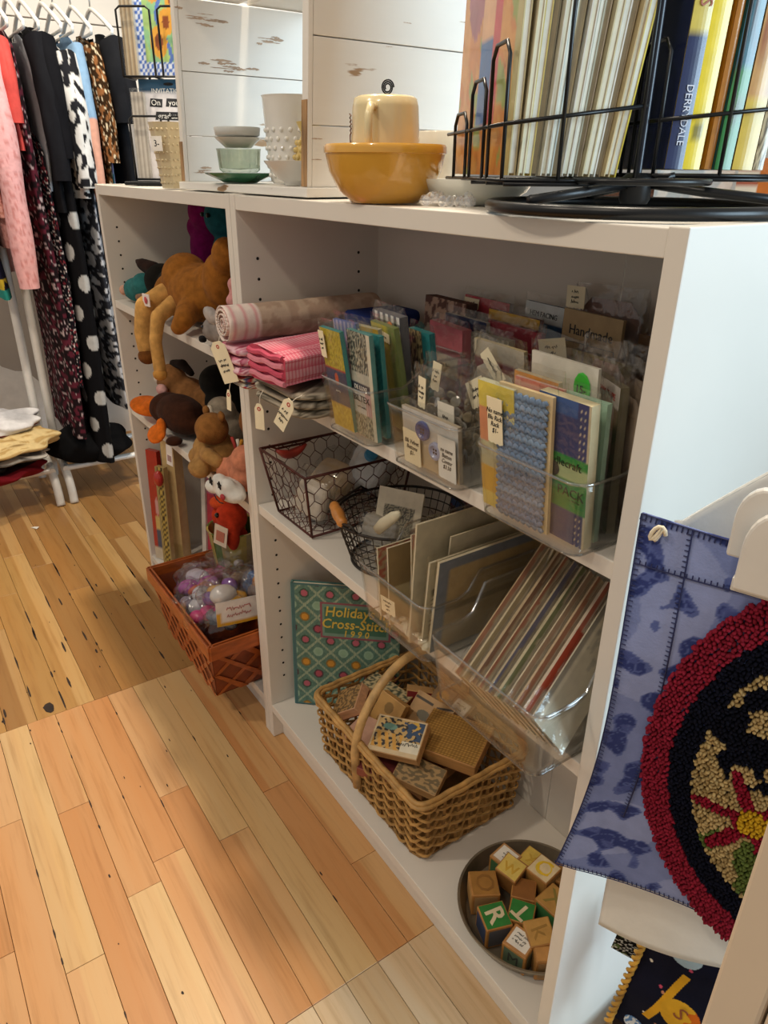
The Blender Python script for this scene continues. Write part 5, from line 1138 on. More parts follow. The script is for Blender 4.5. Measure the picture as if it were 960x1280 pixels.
blob('body', [((0, 0, .020), (.055, .026, .020)), ((-.045, -.014, .014), (.024, .016, .013)), ((-.016, -.012, .036), (.018, .014, .014)), ((.02, -.010, .038), (.018, .014, .014))], plush('#d9d5cc', .04), wp)
STAR = [(math.cos(PI / 2 + k * PI / 5) * (.0085 if k % 2 == 0 else .0042), math.sin(PI / 2 + k * PI / 5) * (.0085 if k % 2 == 0 else .0042)) for k in range(10)]
for x, z, y in ((-.022, .036, -.0268), (.014, .039, -.0245)): put('star_patch', MB().poly(STAR, -.001, .0015, M=TR(x, y, z)), DARK, wp)
put('nose', MB().ell((.030, -.026, .022), (.008, .004, .006)), plain('#a02028', .5), wp)
put('stitched_mouth', MB().tube([(-.012, -.026, .012), (.0, -.0275, .008), (.02, -.0285, .008), (.032, -.027, .011)], .0012, 5), DARK, wp)
lt = thing('toy_label', 'white paper toy label hanging under the middle shelf edge of the far bookcase', 'tag', (-.425, -.012, .508), (0, .1, .3)); put('paper', MB().box(-.011, .011, -.0004, .0004, -.030, .020), plain('#dcd6d2', .6), lt); put('print', MB().box(-.007, .007, -.0008, -.0004, -.02, -.005), plain('#9a7f80', .6), lt)
# ---------------------------------------------------------------- bottom of the far bookcase: frames, bucket and the orange basket
def puz(u, v):
    if v > .88: return '#7d5a8f'
    if (u - .25) ** 2 + (v - .72) ** 2 < .018: return '#c9c04a' if int(math.atan2(v - .72, u - .25) * 6) % 2 else '#9aa83a'
    if (u - .62) ** 2 * 1.2 + (v - .76) ** 2 < .013: return '#a37aa8'
    if (u - .68) ** 2 + (v - .62) ** 2 < .008: return '#d8b08a'
    if u < .35 and v < .62: return '#b8404f' if u < .22 else '#a987b3'
    if v < .3: return '#5a7fae' if ns(u * 6, v * 6) > 0 else '#c77a5a'
    return '#7f9a4a' if ns(u * 5, v * 5, 3) > .1 else ('#b76a86' if ns(u * 4, v * 4, 6) > 0 else '#8a6a9a')
fp = thing('framed_puzzle', 'white framed colourful picture puzzle leaning in the far bookcase', 'picture', (-.50, .168, ZB + .001), (-.10, 0, .36))
FW, FH = .30, .345
for (a, b, c, d) in ((0, FW, 0, .016), (0, FW, FH - .016, FH), (0, .016, .016, FH - .016), (FW - .016, FW, .016, FH - .016)): bev(put('frame_rail', MB().box(a - FW / 2, b - FW / 2, -.008, .006, c, d), plain('#cfc8bf', .5), fp), .001)
put('picture', MB().grid(lambda u, v: (-FW / 2 + .014 + u * (FW - .028), -.001, .014 + v * (FH - .028)), 90, 104, puz), GLOSSY, fp)
put('backing_board', MB().box(-FW / 2 + .01, FW / 2 - .01, .0, .004, .01, FH - .01), plain('#a88a60', .8), fp)
def tall_book(name, label, x, y, rz, w, h, th, fn, body, lean=-.05):
    o = thing(name, label, 'book', (x, y, ZB + .001), (lean, 0, rz))
    put('cover', MB().grid(lambda u, v: ((u - .5) * w, -th / 2 - .0003, v * h), 10, 40, fn).box(-w / 2, w / 2, -th / 2, th / 2, 0, h, body), GLOSSY, o); return o
def redb(u, v):
    if v < .12: return '#c8bda8'
    if v < .3: return '#3a4a66' if u > .3 else '#a52a2a'
    if v < .42 and u > .3: return '#c9b06a'
    if (u - .6) ** 2 + ((v - .5) * 2) ** 2 < .03: return '#c99a9a'
    return '#a8281f'
tall_book('red_book', 'tall red picture book at the left end of the bottom shelf', -.722, .022, .45, .040, .325, .014, redb, '#a8281f')
tall_book('cream_board', 'cream cardboard box standing behind the red book', -.668, .060, .45, .045, .40, .03, lambda u, v: '#c2a878' if v > .15 else '#a8905f', '#b89c6c', -.03)
def dotb(u, v): return ('#1f1c18' if (int(u * 3) + int(v * 36)) % 2 else '#b8a050') if .25 < u < .9 and v > .06 else '#9a8a5a'
tall_book('counting_frame', 'narrow counting frame with rows of dark and gold dots beside the red book', -.655, .020, .5, .030, .30, .014, dotb, '#b39a66')
put('red_bead', MB().ell((0, -.012, .27), (.014, .012, .022)), plain('#b0281f', .3, coat=.4), bpy.data.objects['counting_frame'])
bu = thing('toy_bucket', 'yellow and cream printed toy bucket holding red plush toys', 'bucket', (-.330, .088, ZB + .125))
def bkf(u, v):
    if v > .9: return '#c9b98a'
    return '#cdbb6a' if ns(u * 9, v * 4, 2) > .1 else ('#5f7a3a' if ns(u * 7, v * 3, 5) > .15 else '#b9a878')
sm(put('pail', MB().lathe([(.0, .0), (.045, 0), (.047, .004), (.060, .122), (.0625, .125), (.058, .125), (.044, .008), (0, .007)], 60, cfn=bkf), GLOSSY, bu), .8)
rd = thing('red_plush', 'red and orange plush lobster toy stuffed in the bucket', 'plush toy', (-.330, .088, ZB + .140))
blob('body', [((0, 0, .06), (.042, .038, .055)), ((.02, -.01, .145), (.042, .036, .038)), ((-.035, -.015, .125), (.024, .022, .028)), ((.045, -.022, .115), (.022, .018, .045))], plush('#b5361c'), rd)
blob('claw', [((-.02, -.02, .168), (.044, .022, .016), (0, -.3, 0))], plush('#c4481f'), rd); eye(rd, (.022, -.045, .158), .006)
put('toy_label', MB().box(-.018, .018, -.001, .001, -.026, .026, M=TR(.052, -.052, .120) @ RZ(.5) @ RY(.2)), plain('#d6c3ae', .5), rd); put('label_print', MB().box(-.011, .011, -.0025, -.001, -.014, .012, M=TR(.052, -.052, .120) @ RZ(.5) @ RY(.2)), plain('#b56a56', .5), rd)
# orange woodchip basket
OB = plain('#a4521d', .42, var=.14, scale=25, stretch=(1, 1, 4), coat=.25); OBD = plain('#7a3512', .5, var=.15)
ob = thing('orange_basket', 'orange stained woodchip basket of bagged toys jutting from the bottom shelf', 'basket', (-.218, .008, ZB + .001))
OX, OY, OH = .188, .108, .150
def obp(sx, sy, v): k = .80 + .20 * v; return (sx * OX * k, sy * OY * (.86 + .14 * v), .004 + OH * v)
put('base_panel', MB().add([obp(a, b, c) for c in (0, .02) for (a, b) in ((-1, -1), (1, -1), (1, 1), (-1, 1))], [(3, 2, 1, 0), (4, 5, 6, 7), (0, 1, 5, 4), (1, 2, 6, 5), (2, 3, 7, 6), (3, 0, 4, 7)]), OBD, ob)
for (c0, c1, nm) in (((-1, -1), (1, -1), 7), ((1, -1), (1, 1), 4), ((1, 1), (-1, 1), 7), ((-1, 1), (-1, -1), 4)):
    def ep(u, v, o=0.0):
        a = Vector(obp(*c0, v)).lerp(Vector(obp(*c1, v)), u); d = Vector((c1[1] - c0[1], -(c1[0] - c0[0]), 0)).normalized(); return a + d * o
    sm(put('side_panel', MB().add([ep(u, v, o) for o in (-.0015, 0) for (u, v) in ((0, 0), (1, 0), (1, 1), (0, 1))], [(3, 2, 1, 0), (4, 5, 6, 7), (0, 1, 5, 4), (1, 2, 6, 5), (2, 3, 7, 6), (3, 0, 4, 7)]), OBD, ob), .3)
    for sgn in (1, -1):
        for i in range(-3, nm):     # crossing chip strips
            u0 = i / (nm - 1) if sgn > 0 else 1 - i / (nm - 1); du = sgn * .42 * (10 / nm) * .75
            u1 = u0 + du; t0, t1 = 0.0, 1.0
            for lim in (0, 1):
                if (u0 - lim) * (u1 - lim) < 0:
                    tt = (lim - u0) / du
                    if (u0 < 0 and lim == 0) or (u0 > 1 and lim == 1): t0 = max(t0, tt)
                    else: t1 = min(t1, tt)
            if u0 + du * .5 * (t0 + t1) < 0 or u0 + du * .5 * (t0 + t1) > 1 or t1 - t0 < .12: continue
            o = .0015 if sgn > 0 else .0032; w = .040 * (10 / nm) * .5
            q = []
            for t in (t0, t1):
                for e in (-w, w): q.append((min(1, max(0, u0 + du * t + e)), t))
            put('strip', MB().add([ep(u, v, o) for (u, v) in (q[0], q[1], q[3], q[2])] + [ep(u, v, o - .0014) for (u, v) in (q[0], q[1], q[3], q[2])], [(0, 1, 2, 3), (7, 6, 5, 4), (0, 4, 5, 1), (1, 5, 6, 2), (2, 6, 7, 3), (3, 7, 4, 0)]), OB, ob)
for (z0, z1, o) in ((.132, .166, .004),):
    q = [obp(-1, -1, 1), obp(1, -1, 1), obp(1, 1, 1), obp(-1, 1, 1)]
    for k in range(4):
        a, b = Vector(q[k]), Vector(q[(k + 1) % 4]); d = (b - a).normalized(); nrm = Vector((d.y, -d.x, 0)); a = a - d * .003; b = b + d * .003
        for (o0, o1, za, zb) in ((.002, .0065, -.028, .004), (-.0065, -.002, -.022, .004)):
            m = MB().add([p + nrm * oo + Vector((0, 0, zz)) for p in (a, b) for oo in (o0, o1) for zz in (za, zb)], [(0, 1, 3, 2), (4, 6, 7, 5), (0, 4, 5, 1), (2, 3, 7, 6), (0, 2, 6, 4), (1, 5, 7, 3)])
            bev(put('rim_band', m, OB, ob), .0012)
TOYB = [(-.135, .075, .06, .13, '#b83a7a', '#e9e2e4', 'clear bag with a hot pink toy at the left of the orange basket'), (-.150, .005, .055, .11, '#c9356e', '#d8cfe0', 'clear bag of a raspberry and white toy near the basket front rim'),
        (-.06, .06, .09, .10, '#7a5a4a', '#b59a7a', 'clear bag with a brown toy in the middle of the orange basket'), (.01, .075, .10, .10, '#2f6aa8', '#c0453a', 'clear bag with a blue and red toy in the orange basket'),
        (-.075, -.03, .075, .12, '#b53aa8', '#d86a4a', 'clear bag with a purple and orange toy in the orange basket'), (.085, .07, .11, .11, '#9a8a86', '#d08a3a', 'clear bag with a grey and orange toy at the back right of the orange basket'),
        (.03, -.01, .10, .12, '#8a4fae', '#d9a33a', 'clear bag with a violet toy on the right side of the orange basket'), (.10, -.03, .12, .12, '#d9d2cc', '#d8a02c', 'white and yellow printed toy bag at the right of the orange basket'),
        (-.015, -.075, .07, .11, '#d8d6da', '#8f86a0', 'clear bag with a white toy along the front rim of the orange basket'), (.075, -.085, .085, .11, '#c8307a', '#8f8f96', 'clear bag with a pink and grey toy in the front right corner of the basket'),
        (.14, -.06, .095, .09, '#4a4a52', '#8a8a92', 'clear bag with a dark grey toy in the right corner of the basket'), (-.10, .085, .12, .09, '#5a3a5a', '#c9c2c6', 'empty looking crinkled clear bag standing up at the back of the basket')]
for i, (x, y, z, s, c1, c2, lb) in enumerate(TOYB):
    o = thing('toy_bag', lb, 'bag', (-.213 + x * .86, .008 + y * .82, ZB + z + .030), (.3 * ns(i * 1.7, 2), .3 * ns(i * 2.3, 5), i * 1.1), 'bagged toys in the orange basket')
    m = MB()
    for k in range(5):
        rr = s * (.14 + .10 * h01(i, k)); m.ell((s * .5 * (h01(i, k, 1) - .5), s * .5 * (h01(i, k, 2) - .5), s * (.22 + .3 * h01(i, k, 3))), (rr, rr * .8, rr * .75), nu=14, nv=10, col=c1 if k % 2 == 0 else c2)
    sm(put('toy', m, GLOSSY, o), 3)
    def fb_(u, v, s=s, i=i):
        a = u * 2 * PI; p = PI * v; r = s * .49 * (math.sin(p) ** .7) * (1 + .28 * ns(math.cos(a) * 2.6 + i, math.sin(a) * 2.6, v * 4))
        return (r * math.cos(a), r * .85 * math.sin(a), s * .05 + s * .75 * (.5 - .5 * math.cos(p)) + (.012 * ns(a, i, 3) if v > .6 else 0))
    sm(put('bag_film', MB().grid(fb_, 40, 22, cu=True), BAGFILM, o), 3)
ob8 = bpy.data.objects['toy_bag.007']
put('printed_header', MB().grid(lambda u, v: ((u - .5) * .085, -.0705 - .002 * math.sin(u * 3), .02 + v * .055), 14, 10, lambda u, v: '#d8a02c' if v < .16 or (u < .12 and v < .6) else '#e3dcd6').box(-.0425, .0425, -.0700, -.0690, .02, .075, '#e3dcd6'), GLOSSY, ob8)
text('~stuffed\nanimals', .016, ob8, (.004, -.0732, .050), mat=INKRED, shear=.2)
# ---------------------------------------------------------------- clothes racks at the left
RKM = plain('#dcdad5', .35, .1, var=.03)
RX_ = -1.62
def rack(label, y0, y1, near):
    o = thing('clothes_rack', label, 'clothes rack', (RX_, y0, 0), group='white tubular clothes racks'); Ln = y1 - y0
    for y in (0, Ln):
        sm(put('post', MB().tube([(0, y, .12), (0, y, 1.60)], .014, 14), RKM, o), 1)
        for s in (-1, 1):
            pts = []
            for k in range(11):
                a = k / 10 * PI / 2; pts.append((s * (.002 + .155 * math.sin(a)), y, .14 - .0 - .13 * (1 - math.cos(a))))
            pts.append((s * .162, y, .0))
            sm(put('foot', MB().tube(pts, .0145, 12), RKM, o), 2)
    sm(put('top_rail', MB().tube([(0, 0, 1.60), (0, Ln, 1.60)], .013, 12), RKM, o), 1)
    for x in (-.11, .11): sm(put('shelf_rail', MB().tube([(x, 0, .118), (x, Ln, .118)], .011, 10), RKM, o), 1)
    for y in (.0, Ln): sm(put('cross_bar', MB().tube([(-.12, y, .118), (.12, y, .118)], .011, 10), RKM, o), 1)
    return o
rack('white tubular clothes rack of dresses, nearer the bookcases', -.062, 1.05, True)
rack('white tubular clothes rack at the left edge with folded clothes on its rails', -1.20, -.108, False)
HGM = plain('#e6e3dc', .4, var=.03)
def hanger(label, y, wv=.19):
    o = thing('clothes_hanger', label, 'hanger', (RX_, y, 1.60)); hk = []
    for k in range(15):
        a = -.5 + k / 14 * (PI + .9); hk.append((.020 * math.cos(a), 0, .0155 - .003 + .020 * math.sin(a) - .012 + .0))
    hk = [(.0165 * math.cos(a), 0, .0 + .0165 * math.sin(a)) for a in [PI + .2 - k / 12 * (PI + 1.2) for k in range(13)]]
    hk += [(.004, 0, -.035), (.0, 0, -.06)]
    sm(put('hook', MB().tube(hk, .0024, 8), plain('#b9b9b7', .3, .8), o), 2)
    sm(put('shoulder_bar', MB().tube([(-wv, 0, -.135), (-wv * .6, 0, -.10), (-.03, 0, -.065), (0, 0, -.058), (.03, 0, -.065), (wv * .6, 0, -.10), (wv, 0, -.135)], .0062, 8), HGM, o), 2)
    sm(put('trouser_bar', MB().tube([(-wv, 0, -.135), (-wv * .97, 0, -.148), (wv * .97, 0, -.148), (wv, 0, -.135)], .0045, 8), HGM, o), 2)
    return o
def garment(name, label, cat, y, zt, ln, hw, th, cfn, seed, mat=None, flare=0.0, sleeve_=None, hem=.0, nu=130, nv=120, folds=9, shift=0.0):
    o = thing(name, label, cat, (RX_, y, zt - .10))
    def f(u, v):
        a = u * 2 * PI; c, s = math.cos(a), math.sin(a)
        z = -v * ln; sh = min(1, v * ln / .06)
        th_ = th * .78; w = hw * (.30 + .70 * sh ** .6) * (1 + flare * v); t = th_ * (.35 + .65 * min(1, v * ln / .15)) * (1 + .25 * v)
        ex = (abs(c) ** .75) * (1 if c > 0 else -1)
        k = ns(c * 2.2 + seed, s * 1.5, v * 1.2 + seed) * .5 + .5 * math.sin(a * folds + seed + 1.5 * ns(seed, v * 2))
        x = w * ex + shift * v + .010 * k * v; yy = t * s + .006 * k * min(1, v * 2) * (1 if s > 0 else -1) * abs(s) ** .3 + .010 * math.sin(seed + v * 5) * v
        if v == 1: z += hem * k
        # neck dip
        if v < .04 and abs(c) < .45: z -= .02 * (1 - v / .04)
        return (x, yy, z)
    acc = [0.0]; pv = None      # print the cloth by true distance around it
    for i in range(nu + 1):
        a = i / nu * 2 * PI; c = math.cos(a); q = (hw * abs(c) ** .75 * (1 if c > 0 else -1), th * math.sin(a))
        if pv: acc.append(acc[-1] + math.hypot(q[0] - pv[0], q[1] - pv[1]))
        pv = q
    cf0 = cfn; cfn = lambda u, v: cf0(acc[min(nu, int(u * nu))] / acc[-1], v)
    b = put('body', MB().grid(f, nu, nv, cfn, cu=True), mat or CLOTH, o); sm(b, 3)
    if sleeve_:
        for sx in (-1, 1):
            sl, sr, scol, sdrop = sleeve_
            def g(u, v, sx=sx):
                a = u * 2 * PI; x0 = sx * (hw * .86); z0 = -.05
                r = sr * (1 - .25 * v) * (1 + .15 * ns(a + seed, v * 4, sx))
                bx = x0 + sx * (.05 * math.sin(min(1, v * 1.6) * PI / 2)) ; bz = z0 - v * sl
                return (bx + r * .9 * math.cos(a), r * .8 * math.sin(a) + .012 * sdrop * v, bz + r * .5 * math.cos(a) * (1 - v))
            q = put('sleeve', MB().grid(g, 60, 60, scol, cu=True), mat or CLOTH, o); sm(q, 3)
    return o
def fl(a, b, c, f=30, g=None, t=.15): 
    g = g or f
    return lambda u, v: b if ns(u * f, v * g, f) > t else (c if ns(u * f * 1.7, v * g * 1.7, 3) > .25 else a)
def lace(u, v): return '#e6a79d' if (int(u * 72) + int(v * 60)) % 3 else '#c78578'
def dots(n, m, r, bg, fg, asp=1.0):
    def q(u, v):
        a, b = u * n, v * m; j = int(b); a += .5 * (j % 2)
        return fg if ((a % 1 - .5) ** 2 + ((b % 1 - .5) * asp) ** 2) < r * r else bg
    return q
PINK = '#e2a3a0'
garment('pink_sweater', 'long pale pink knitted sweater hanging at the left end of the rack', 'sweater', -.070, 1.57, .60, .205, .045, lambda u, v: '#dda09a' if ns(u * 60, v * 50, 2) > -.1 else '#c98580', 1.0, KNIT, .05, (.66, .050, lambda u, v: '#e8b0b2' if ns(u * 20, v * 40) > -.2 else '#d2908f', -1.0), folds=5)
garment('lace_blouse', 'peach openwork lace top in front of the pink sweater', 'top', -.118, 1.50, .44, .20, .03, lace, 2.2, KNIT, .05, folds=4)
garment('teal_print_top', 'dark top with teal and yellow trim below the peach lace top', 'top', -.150, 1.25, .43, .17, .022, lambda u, v: '#2f8f86' if v > .93 else ('#c9b23a' if v > .85 and ns(u * 20, v * 9) > 0 else '#1b1d33'), 8.8, None, folds=4)
garment('coral_blouse', 'plain coral red top between the pink sweater and a dark dress', 'top', -.030, 1.56, .32, .20, .018, lambda u, v: '#d2524c', 3.1, None, 0, (.20, .030, lambda u, v: '#d2524c', 0), folds=4)
garment('maroon_dress', 'long black and maroon speckled dress hanging beside the coral top', 'dress', -.002, 1.56, 1.22, .195, .028, fl('#1f1418', '#5a2230', '#b3a0a2', 26, 60, .12), 4.4, None, .0, folds=7, nv=190)
garment('silver_blouse', 'thin silver grey blouse beside the maroon speckled dress', 'blouse', .040, 1.55, .42, .19, .014, lambda u, v: '#a9adb3', 5.0, None, folds=5)
garment('black_floral_skirt', 'black dress with tiny red and white flowers behind the maroon one', 'dress', .030, 1.30, .78, .19, .022, fl('#16141a', '#7a2a34', '#d0c4c0', 44, 70, .3), 5.7, None, folds=6, nv=170)
garment('polka_dot_dress', 'long black dress with large white polka dots', 'dress', .082, 1.57, 1.33, .205, .042, dots(9, 14, .27, '#101013', '#b0b0ae'), 6.1, None, .03, (.30, .045, lambda u, v: '#131317', 0), nu=200, nv=220, folds=6)
garment('black_cardigan', 'plain black cardigan over the polka dot dress', 'cardigan', .066, 1.57, .50, .21, .026, lambda u, v: '#17171a', 6.7, None, 0, (.36, .042, lambda u, v: '#19191d', 0), folds=4)
garment('paisley_blouse', 'black and white paisley bordered blouse beside the polka dot dress', 'blouse', .135, 1.53, .42, .215, .032, lambda u, v: ('#d9d8d4' if ns(u * 26, v * 20, 3) > (.05 if v < .75 else -.15) else '#1d1d20'), 7.3, None, .05, (.34, .045, lambda u, v: '#dcdad6' if ns(u * 9, v * 12, 7) > -.05 else '#222226', 0), folds=5)
garment('pale_blue_blouse', 'pale blue blouse with peach and yellow floral hem', 'blouse', .172, 1.56, .50, .205, .024, lambda u, v: '#7f9fc0' if v < .55 else ('#d99a86' if ns(u * 12, v * 12, 2) > .05 else ('#d9b86a' if ns(u * 9, v * 10, 5) > .1 else '#6c8fb0')), 8.1, None, .0, (.38, .03, lambda u, v: '#86a6c4' if v < .5 else '#d7a08a', 0), folds=5)
garment('grey_print_dress', 'grey and white brushed print long dress behind the pale blue blouse', 'dress', .160, 1.30, .88, .195, .026, fl('#2a2c33', '#b9bcc2', '#6d7480', 16, 40, .05), 8.9, None, folds=6, nv=170)
garment('brown_floral_dress', 'brown dress covered in small cream flowers', 'dress', .222, 1.56, .98, .20, .028, fl('#32200f', '#8a5a34', '#d9c4a2', 40, 60, .12), 9.4, None, .0, (.30, .036, fl('#32200f', '#8a5a34', '#d9c4a2', 14, 16, .12), 0), folds=6, nv=170)
garment('multicolour_dress', 'pink, lilac and teal print dress hanging behind the brown floral dress', 'dress', .232, 1.30, .80, .19, .02, lambda u, v: ('#b9808a', '#7f7ba0', '#3f6a72', '#d6c2b0')[int((ns(u * 22, v * 26) + 1) * 2) % 4], 9.9, None, folds=5, nv=150)
garment('black_tshirt', 'plain black short-sleeved shirt nearest the card rack', 'shirt', .280, 1.57, .60, .215, .03, lambda u, v: '#1b1c20', 10.4, None, .0, (.20, .055, lambda u, v: '#1c1d21', 0), folds=5)
garment('slate_skirt', 'slate grey dress behind the black short-sleeved shirt', 'dress', .300, 1.35, .95, .19, .024, lambda u, v: '#3d404c', 11.1, None, folds=5)
for i, (y, w, lb) in enumerate(((-.068, .2, 'white hanger inside the pink knitted sweater'), (-.030, .19, 'white hanger of the coral red top'), (-.003, .185, 'white hanger of the maroon speckled dress'), (.040, .18, 'white hanger of the silver grey blouse'), (.078, .19, 'white hanger of the polka dot dress'),
                             (.136, .2, 'white hanger of the paisley blouse'), (.170, .19, 'white hanger of the pale blue blouse'), (.222, .19, 'white hanger of the brown floral dress'), (.280, .2, 'white hanger of the plain black shirt'), (-.117, .19, 'white hanger of the peach lace top'))): hanger(lb, y, w)
# black cloth pooled under the long dresses, and the folded clothes on the rails
def heap(name, label, x, y, z, rx, ry, h, cfn, seed, cat='clothes', rz=0.0):
    o = thing(name, label, cat, (x, y, z), (0, 0, rz))
    def f(u, v):
        a = u * 2 * PI; p = PI * v; c, s = math.cos(a), math.sin(a); r = math.sin(p) ** .6 * (1 + .34 * ns(c * 2 + seed, s * 2, v * 3) + .07 * math.sin(9 * a + seed + 4 * v))
        return (rx * r * c, ry * r * s, h * (.5 - .5 * math.cos(p)) * (1 + .5 * ns(c * 1.6 + seed, s * 1.6, 5)) )
    sm(put('cloth', MB().grid(f, 110, 40, cfn, cu=True), CLOTH, o), 3); return o
heap('black_scarf', 'black cloth slumped on the lower rail under the polka dot dress', -1.51, .04, .13, .07, .13, .12, lambda u, v: '#0e0e10', 2.0)
heap('red_trousers', 'dark red folded clothes at the bottom of the pile on the left rack', -1.50, -.36, .130, .12, .22, .06, lambda u, v: '#7a1a24' if v < .7 else '#31141a', 3.0)
heap('black_blouse', 'black folded top in the pile on the left rack', -1.50, -.34, .180, .12, .20, .045, lambda u, v: '#17161a', 4.0)
heap('grey_lace_top', 'grey patterned top in the middle of the folded pile', -1.49, -.26, .195, .11, .16, .04, lambda u, v: '#b5b1aa' if ns(u * 20, v * 9) > 0 else '#6d6a68', 5.0)
heap('cream_crochet_top', 'cream flower-patterned top spread on the folded pile', -1.49, -.28, .225, .13, .20, .055, lambda u, v: '#d6bf8c' if ns(u * 26, v * 14) > -.15 else '#b99a64', 6.0)
heap('white_shirt', 'white crumpled shirt on top of the folded pile', -1.55, -.27, .275, .10, .16, .06, lambda u, v: '#dcdce0' if ns(u * 9, v * 5) < .35 else '#7a3038', 7.0)
t = put('paper_scrap', MB().add([(0, 0, .001), (.03, .004, .002), (.026, .016, .004), (.008, .013, .001), (.0, .0, .0018), (.03, .004, .0028), (.026, .016, .0048), (.008, .013, .0018)], [(3, 2, 1, 0), (4, 5, 6, 7), (0, 1, 5, 4), (1, 2, 6, 5), (2, 3, 7, 6), (3, 0, 4, 7)]), plain('#d9d4cc', .8), None, (-1.33, -.235, 0), (0, 0, .4)); tag(t, 'small scrap of white paper on the floor below the racks', 'paper')
# ---------------------------------------------------------------- hooked rug panel and hanging textiles at the right
P0 = Vector((.8395, -.0512, 0)); EX = Vector((.9404, .3402, 0)); NX = Vector((.3402, -.9404, 0))
RA = math.atan2(EX.y, EX.x)
rg_ = thing('hooked_rug', 'hooked black, tan and crimson oval rug on blue floral cloth at the right edge', 'rug', (P0.x, P0.y, .488), (0, 0, RA))
# local: x along the cloth, y into the wall, z up from the lower hem
def edgeL(z): return -.012 + .010 * (z / .382) + .010 * math.sin(z / .382 * PI) - .012 * (1 - z / .382) ** 3
def hemz(x): return .000 + .02 * max(0, x + .01) / .12 * 1.0 + .012 * math.sin((x + .01) * 14)
def topz(x): return .383 - .004 * math.sin(x * 22) + .010 * max(0, .03 - abs(x - .1)) / .03 * 0
def bulge(x, z): return -.010 * math.sin(max(0, min(1, z / .38)) * PI) * max(0, 1 - x / .2) + .006 * math.sin(z * 16 + x * 8) * max(0, 1 - x / .12)
BL = ('#7785b6', '#6574a8', '#8a97c4')
def clothc(u, v):
    x, z = u * .33, v * .383
    a = abs(ns(x * 110, z * 110, 1)); b = ns(x * 48, z * 48, 7)
    if b > .16 and a > .06: return '#343f77' if ns(x * 60, z * 60, 2) > -.25 else '#4a568f'
    if b > .08: return '#55639b'
    return BL[0] if ns(x * 14, z * 14, 4) < .15 else BL[2]
def clp(u, v, off=0.0):
    z = v * .383; xl = edgeL(z); x = xl + (.330 - xl) * u; zz = hemz(x) + (topz(x) - hemz(x)) * v
    return (x, bulge(x, zz) + off, zz)
cb = put('backing_cloth', MB().grid(clp, 220, 256, clothc), CLOTH, rg_); sm(cb, 3); solid(cb, .002)
st_ = MB()
def stitch(path, leg, n):
    for i in range(n):
        t = i / (n - 1) * (len(path) - 1); k = min(int(t), len(path) - 2); p = Vector(path[k]).lerp(Vector(path[k + 1]), t - k); d = (Vector(path[k + 1]) - Vector(path[k])).normalized()
        q = Vector((-d.z, 0, d.x)) * leg; st_.tube([p, p + q], .0005, 4)
    st_.tube(path, .0006, 4)
fo = -.0022
stitch([clp(.0, v / 40, fo) for v in range(41)], -.004, 90)
stitch([clp(u / 40, 1.0, fo) for u in range(41)], -.005, 90)
stitch([clp(u / 40, 0.0, fo) for u in range(41)], .004, 90)
stitch([clp(.11, v / 40, fo) for v in range(9, 41)], .0032, 70)
stitch([clp(u / 40, .90, fo) for u in range(41)], .0035, 80)
stuff(put('stitching', st_, plain('#1f2550', .8), rg_))
# pile of hooked loops
OC, OA, OB_ = (.165, .194), .131, .184
def rugc(x, z):
    dx, dz = (x - OC[0]) / OA, (z - OC[1]) / OB_; r = math.sqrt(dx * dx + dz * dz)
    if r > 1: return None
    if r > .835: return '#8c2136'
    if r > .70: return '#0f1120'
    fx, fz = x - .123, z - .154
    fr = math.hypot(fx, fz); an = math.atan2(fz, fx)
    if fr < .0125: return '#c9a024'
    if fr < .015 + .034 * max(0, math.cos(an * 6 + .4)) ** .9: return '#86172c'
    if -.075 < fz < -.018 and abs(fx - .008 + .1 * (fz + .02)) < .014 + .008 * ns(x * 90, z * 60): return '#5a6a34'
    if -.045 < fz < -.018 and abs(fx + .012 + .8 * (fz + .018) * -1) < .009: return '#5a6a34'
    # black cow with tan patches
    cow = False
    for (cx, cz, rx, rz) in ((.150, .262, .055, .034), (.108, .236, .032, .024), (.170, .215, .050, .040), (.118, .205, .030, .020), (.205, .225, .05, .06), (.135, .285, .030, .012)):
        if ((x - cx) / rx) ** 2 + ((z - cz) / rz) ** 2 < 1 + .35 * ns(x * 70, z * 70, 5): cow = True
    if cow:
        for (cx, cz, rr) in ((.125, .268, .009), (.112, .247, .012), (.141, .245, .012), (.150, .228, .008), (.137, .221, .006), (.128, .205, .008), (.108, .196, .010), (.160, .262, .009), (.146, .190, .016)):
            if math.hypot(x - cx, z - cz) < rr * (1 + .4 * ns(x * 120, z * 120)): return '#b39c6c'
        return '#0d0f1c'
    return '#b39c6c' if ns(x * 200, z * 200, 3) > -.25 else '#9c8558'
lp_ = MB(); rr_ = random.Random(9); stp = .0036
ii = 0; z = OC[1] - OB_
UN = []
_t = MB().ell((0, 0, 0), 1, nu=6, nv=4); EV, EF = _t.v, _t.f
while z < OC[1] + OB_:
    x = OC[0] - OA + (stp / 2 if ii % 2 else 0)
    while x < OC[0] + OA:
        px, pz = x + rr_.uniform(-.0008, .0008), z + rr_.uniform(-.0008, .0008); c = rugc(px, pz)
        if c:
            hgt = .0042 + rr_.uniform(-.0008, .0010); ra = rr_.uniform(0, PI); el = rr_.uniform(.0018, .0032)
            A = Matrix.Translation((px, bulge(px, pz) - .0032, pz)) @ RY(ra) @ Matrix.Diagonal((el, hgt, .0016, 1))
            f = 1 - .30 * rr_.random(); cc = L(c); cc = tuple(q * f for q in cc)
            lp_.add(EV, EF, cc, A)
        x += stp
    z += stp * .88; ii += 1
lo = put('loop_pile', lp_, attr_mat('wool', .9, 0, 300, 0, spec=.1), rg_); stuff(lo); sm(lo, 3)
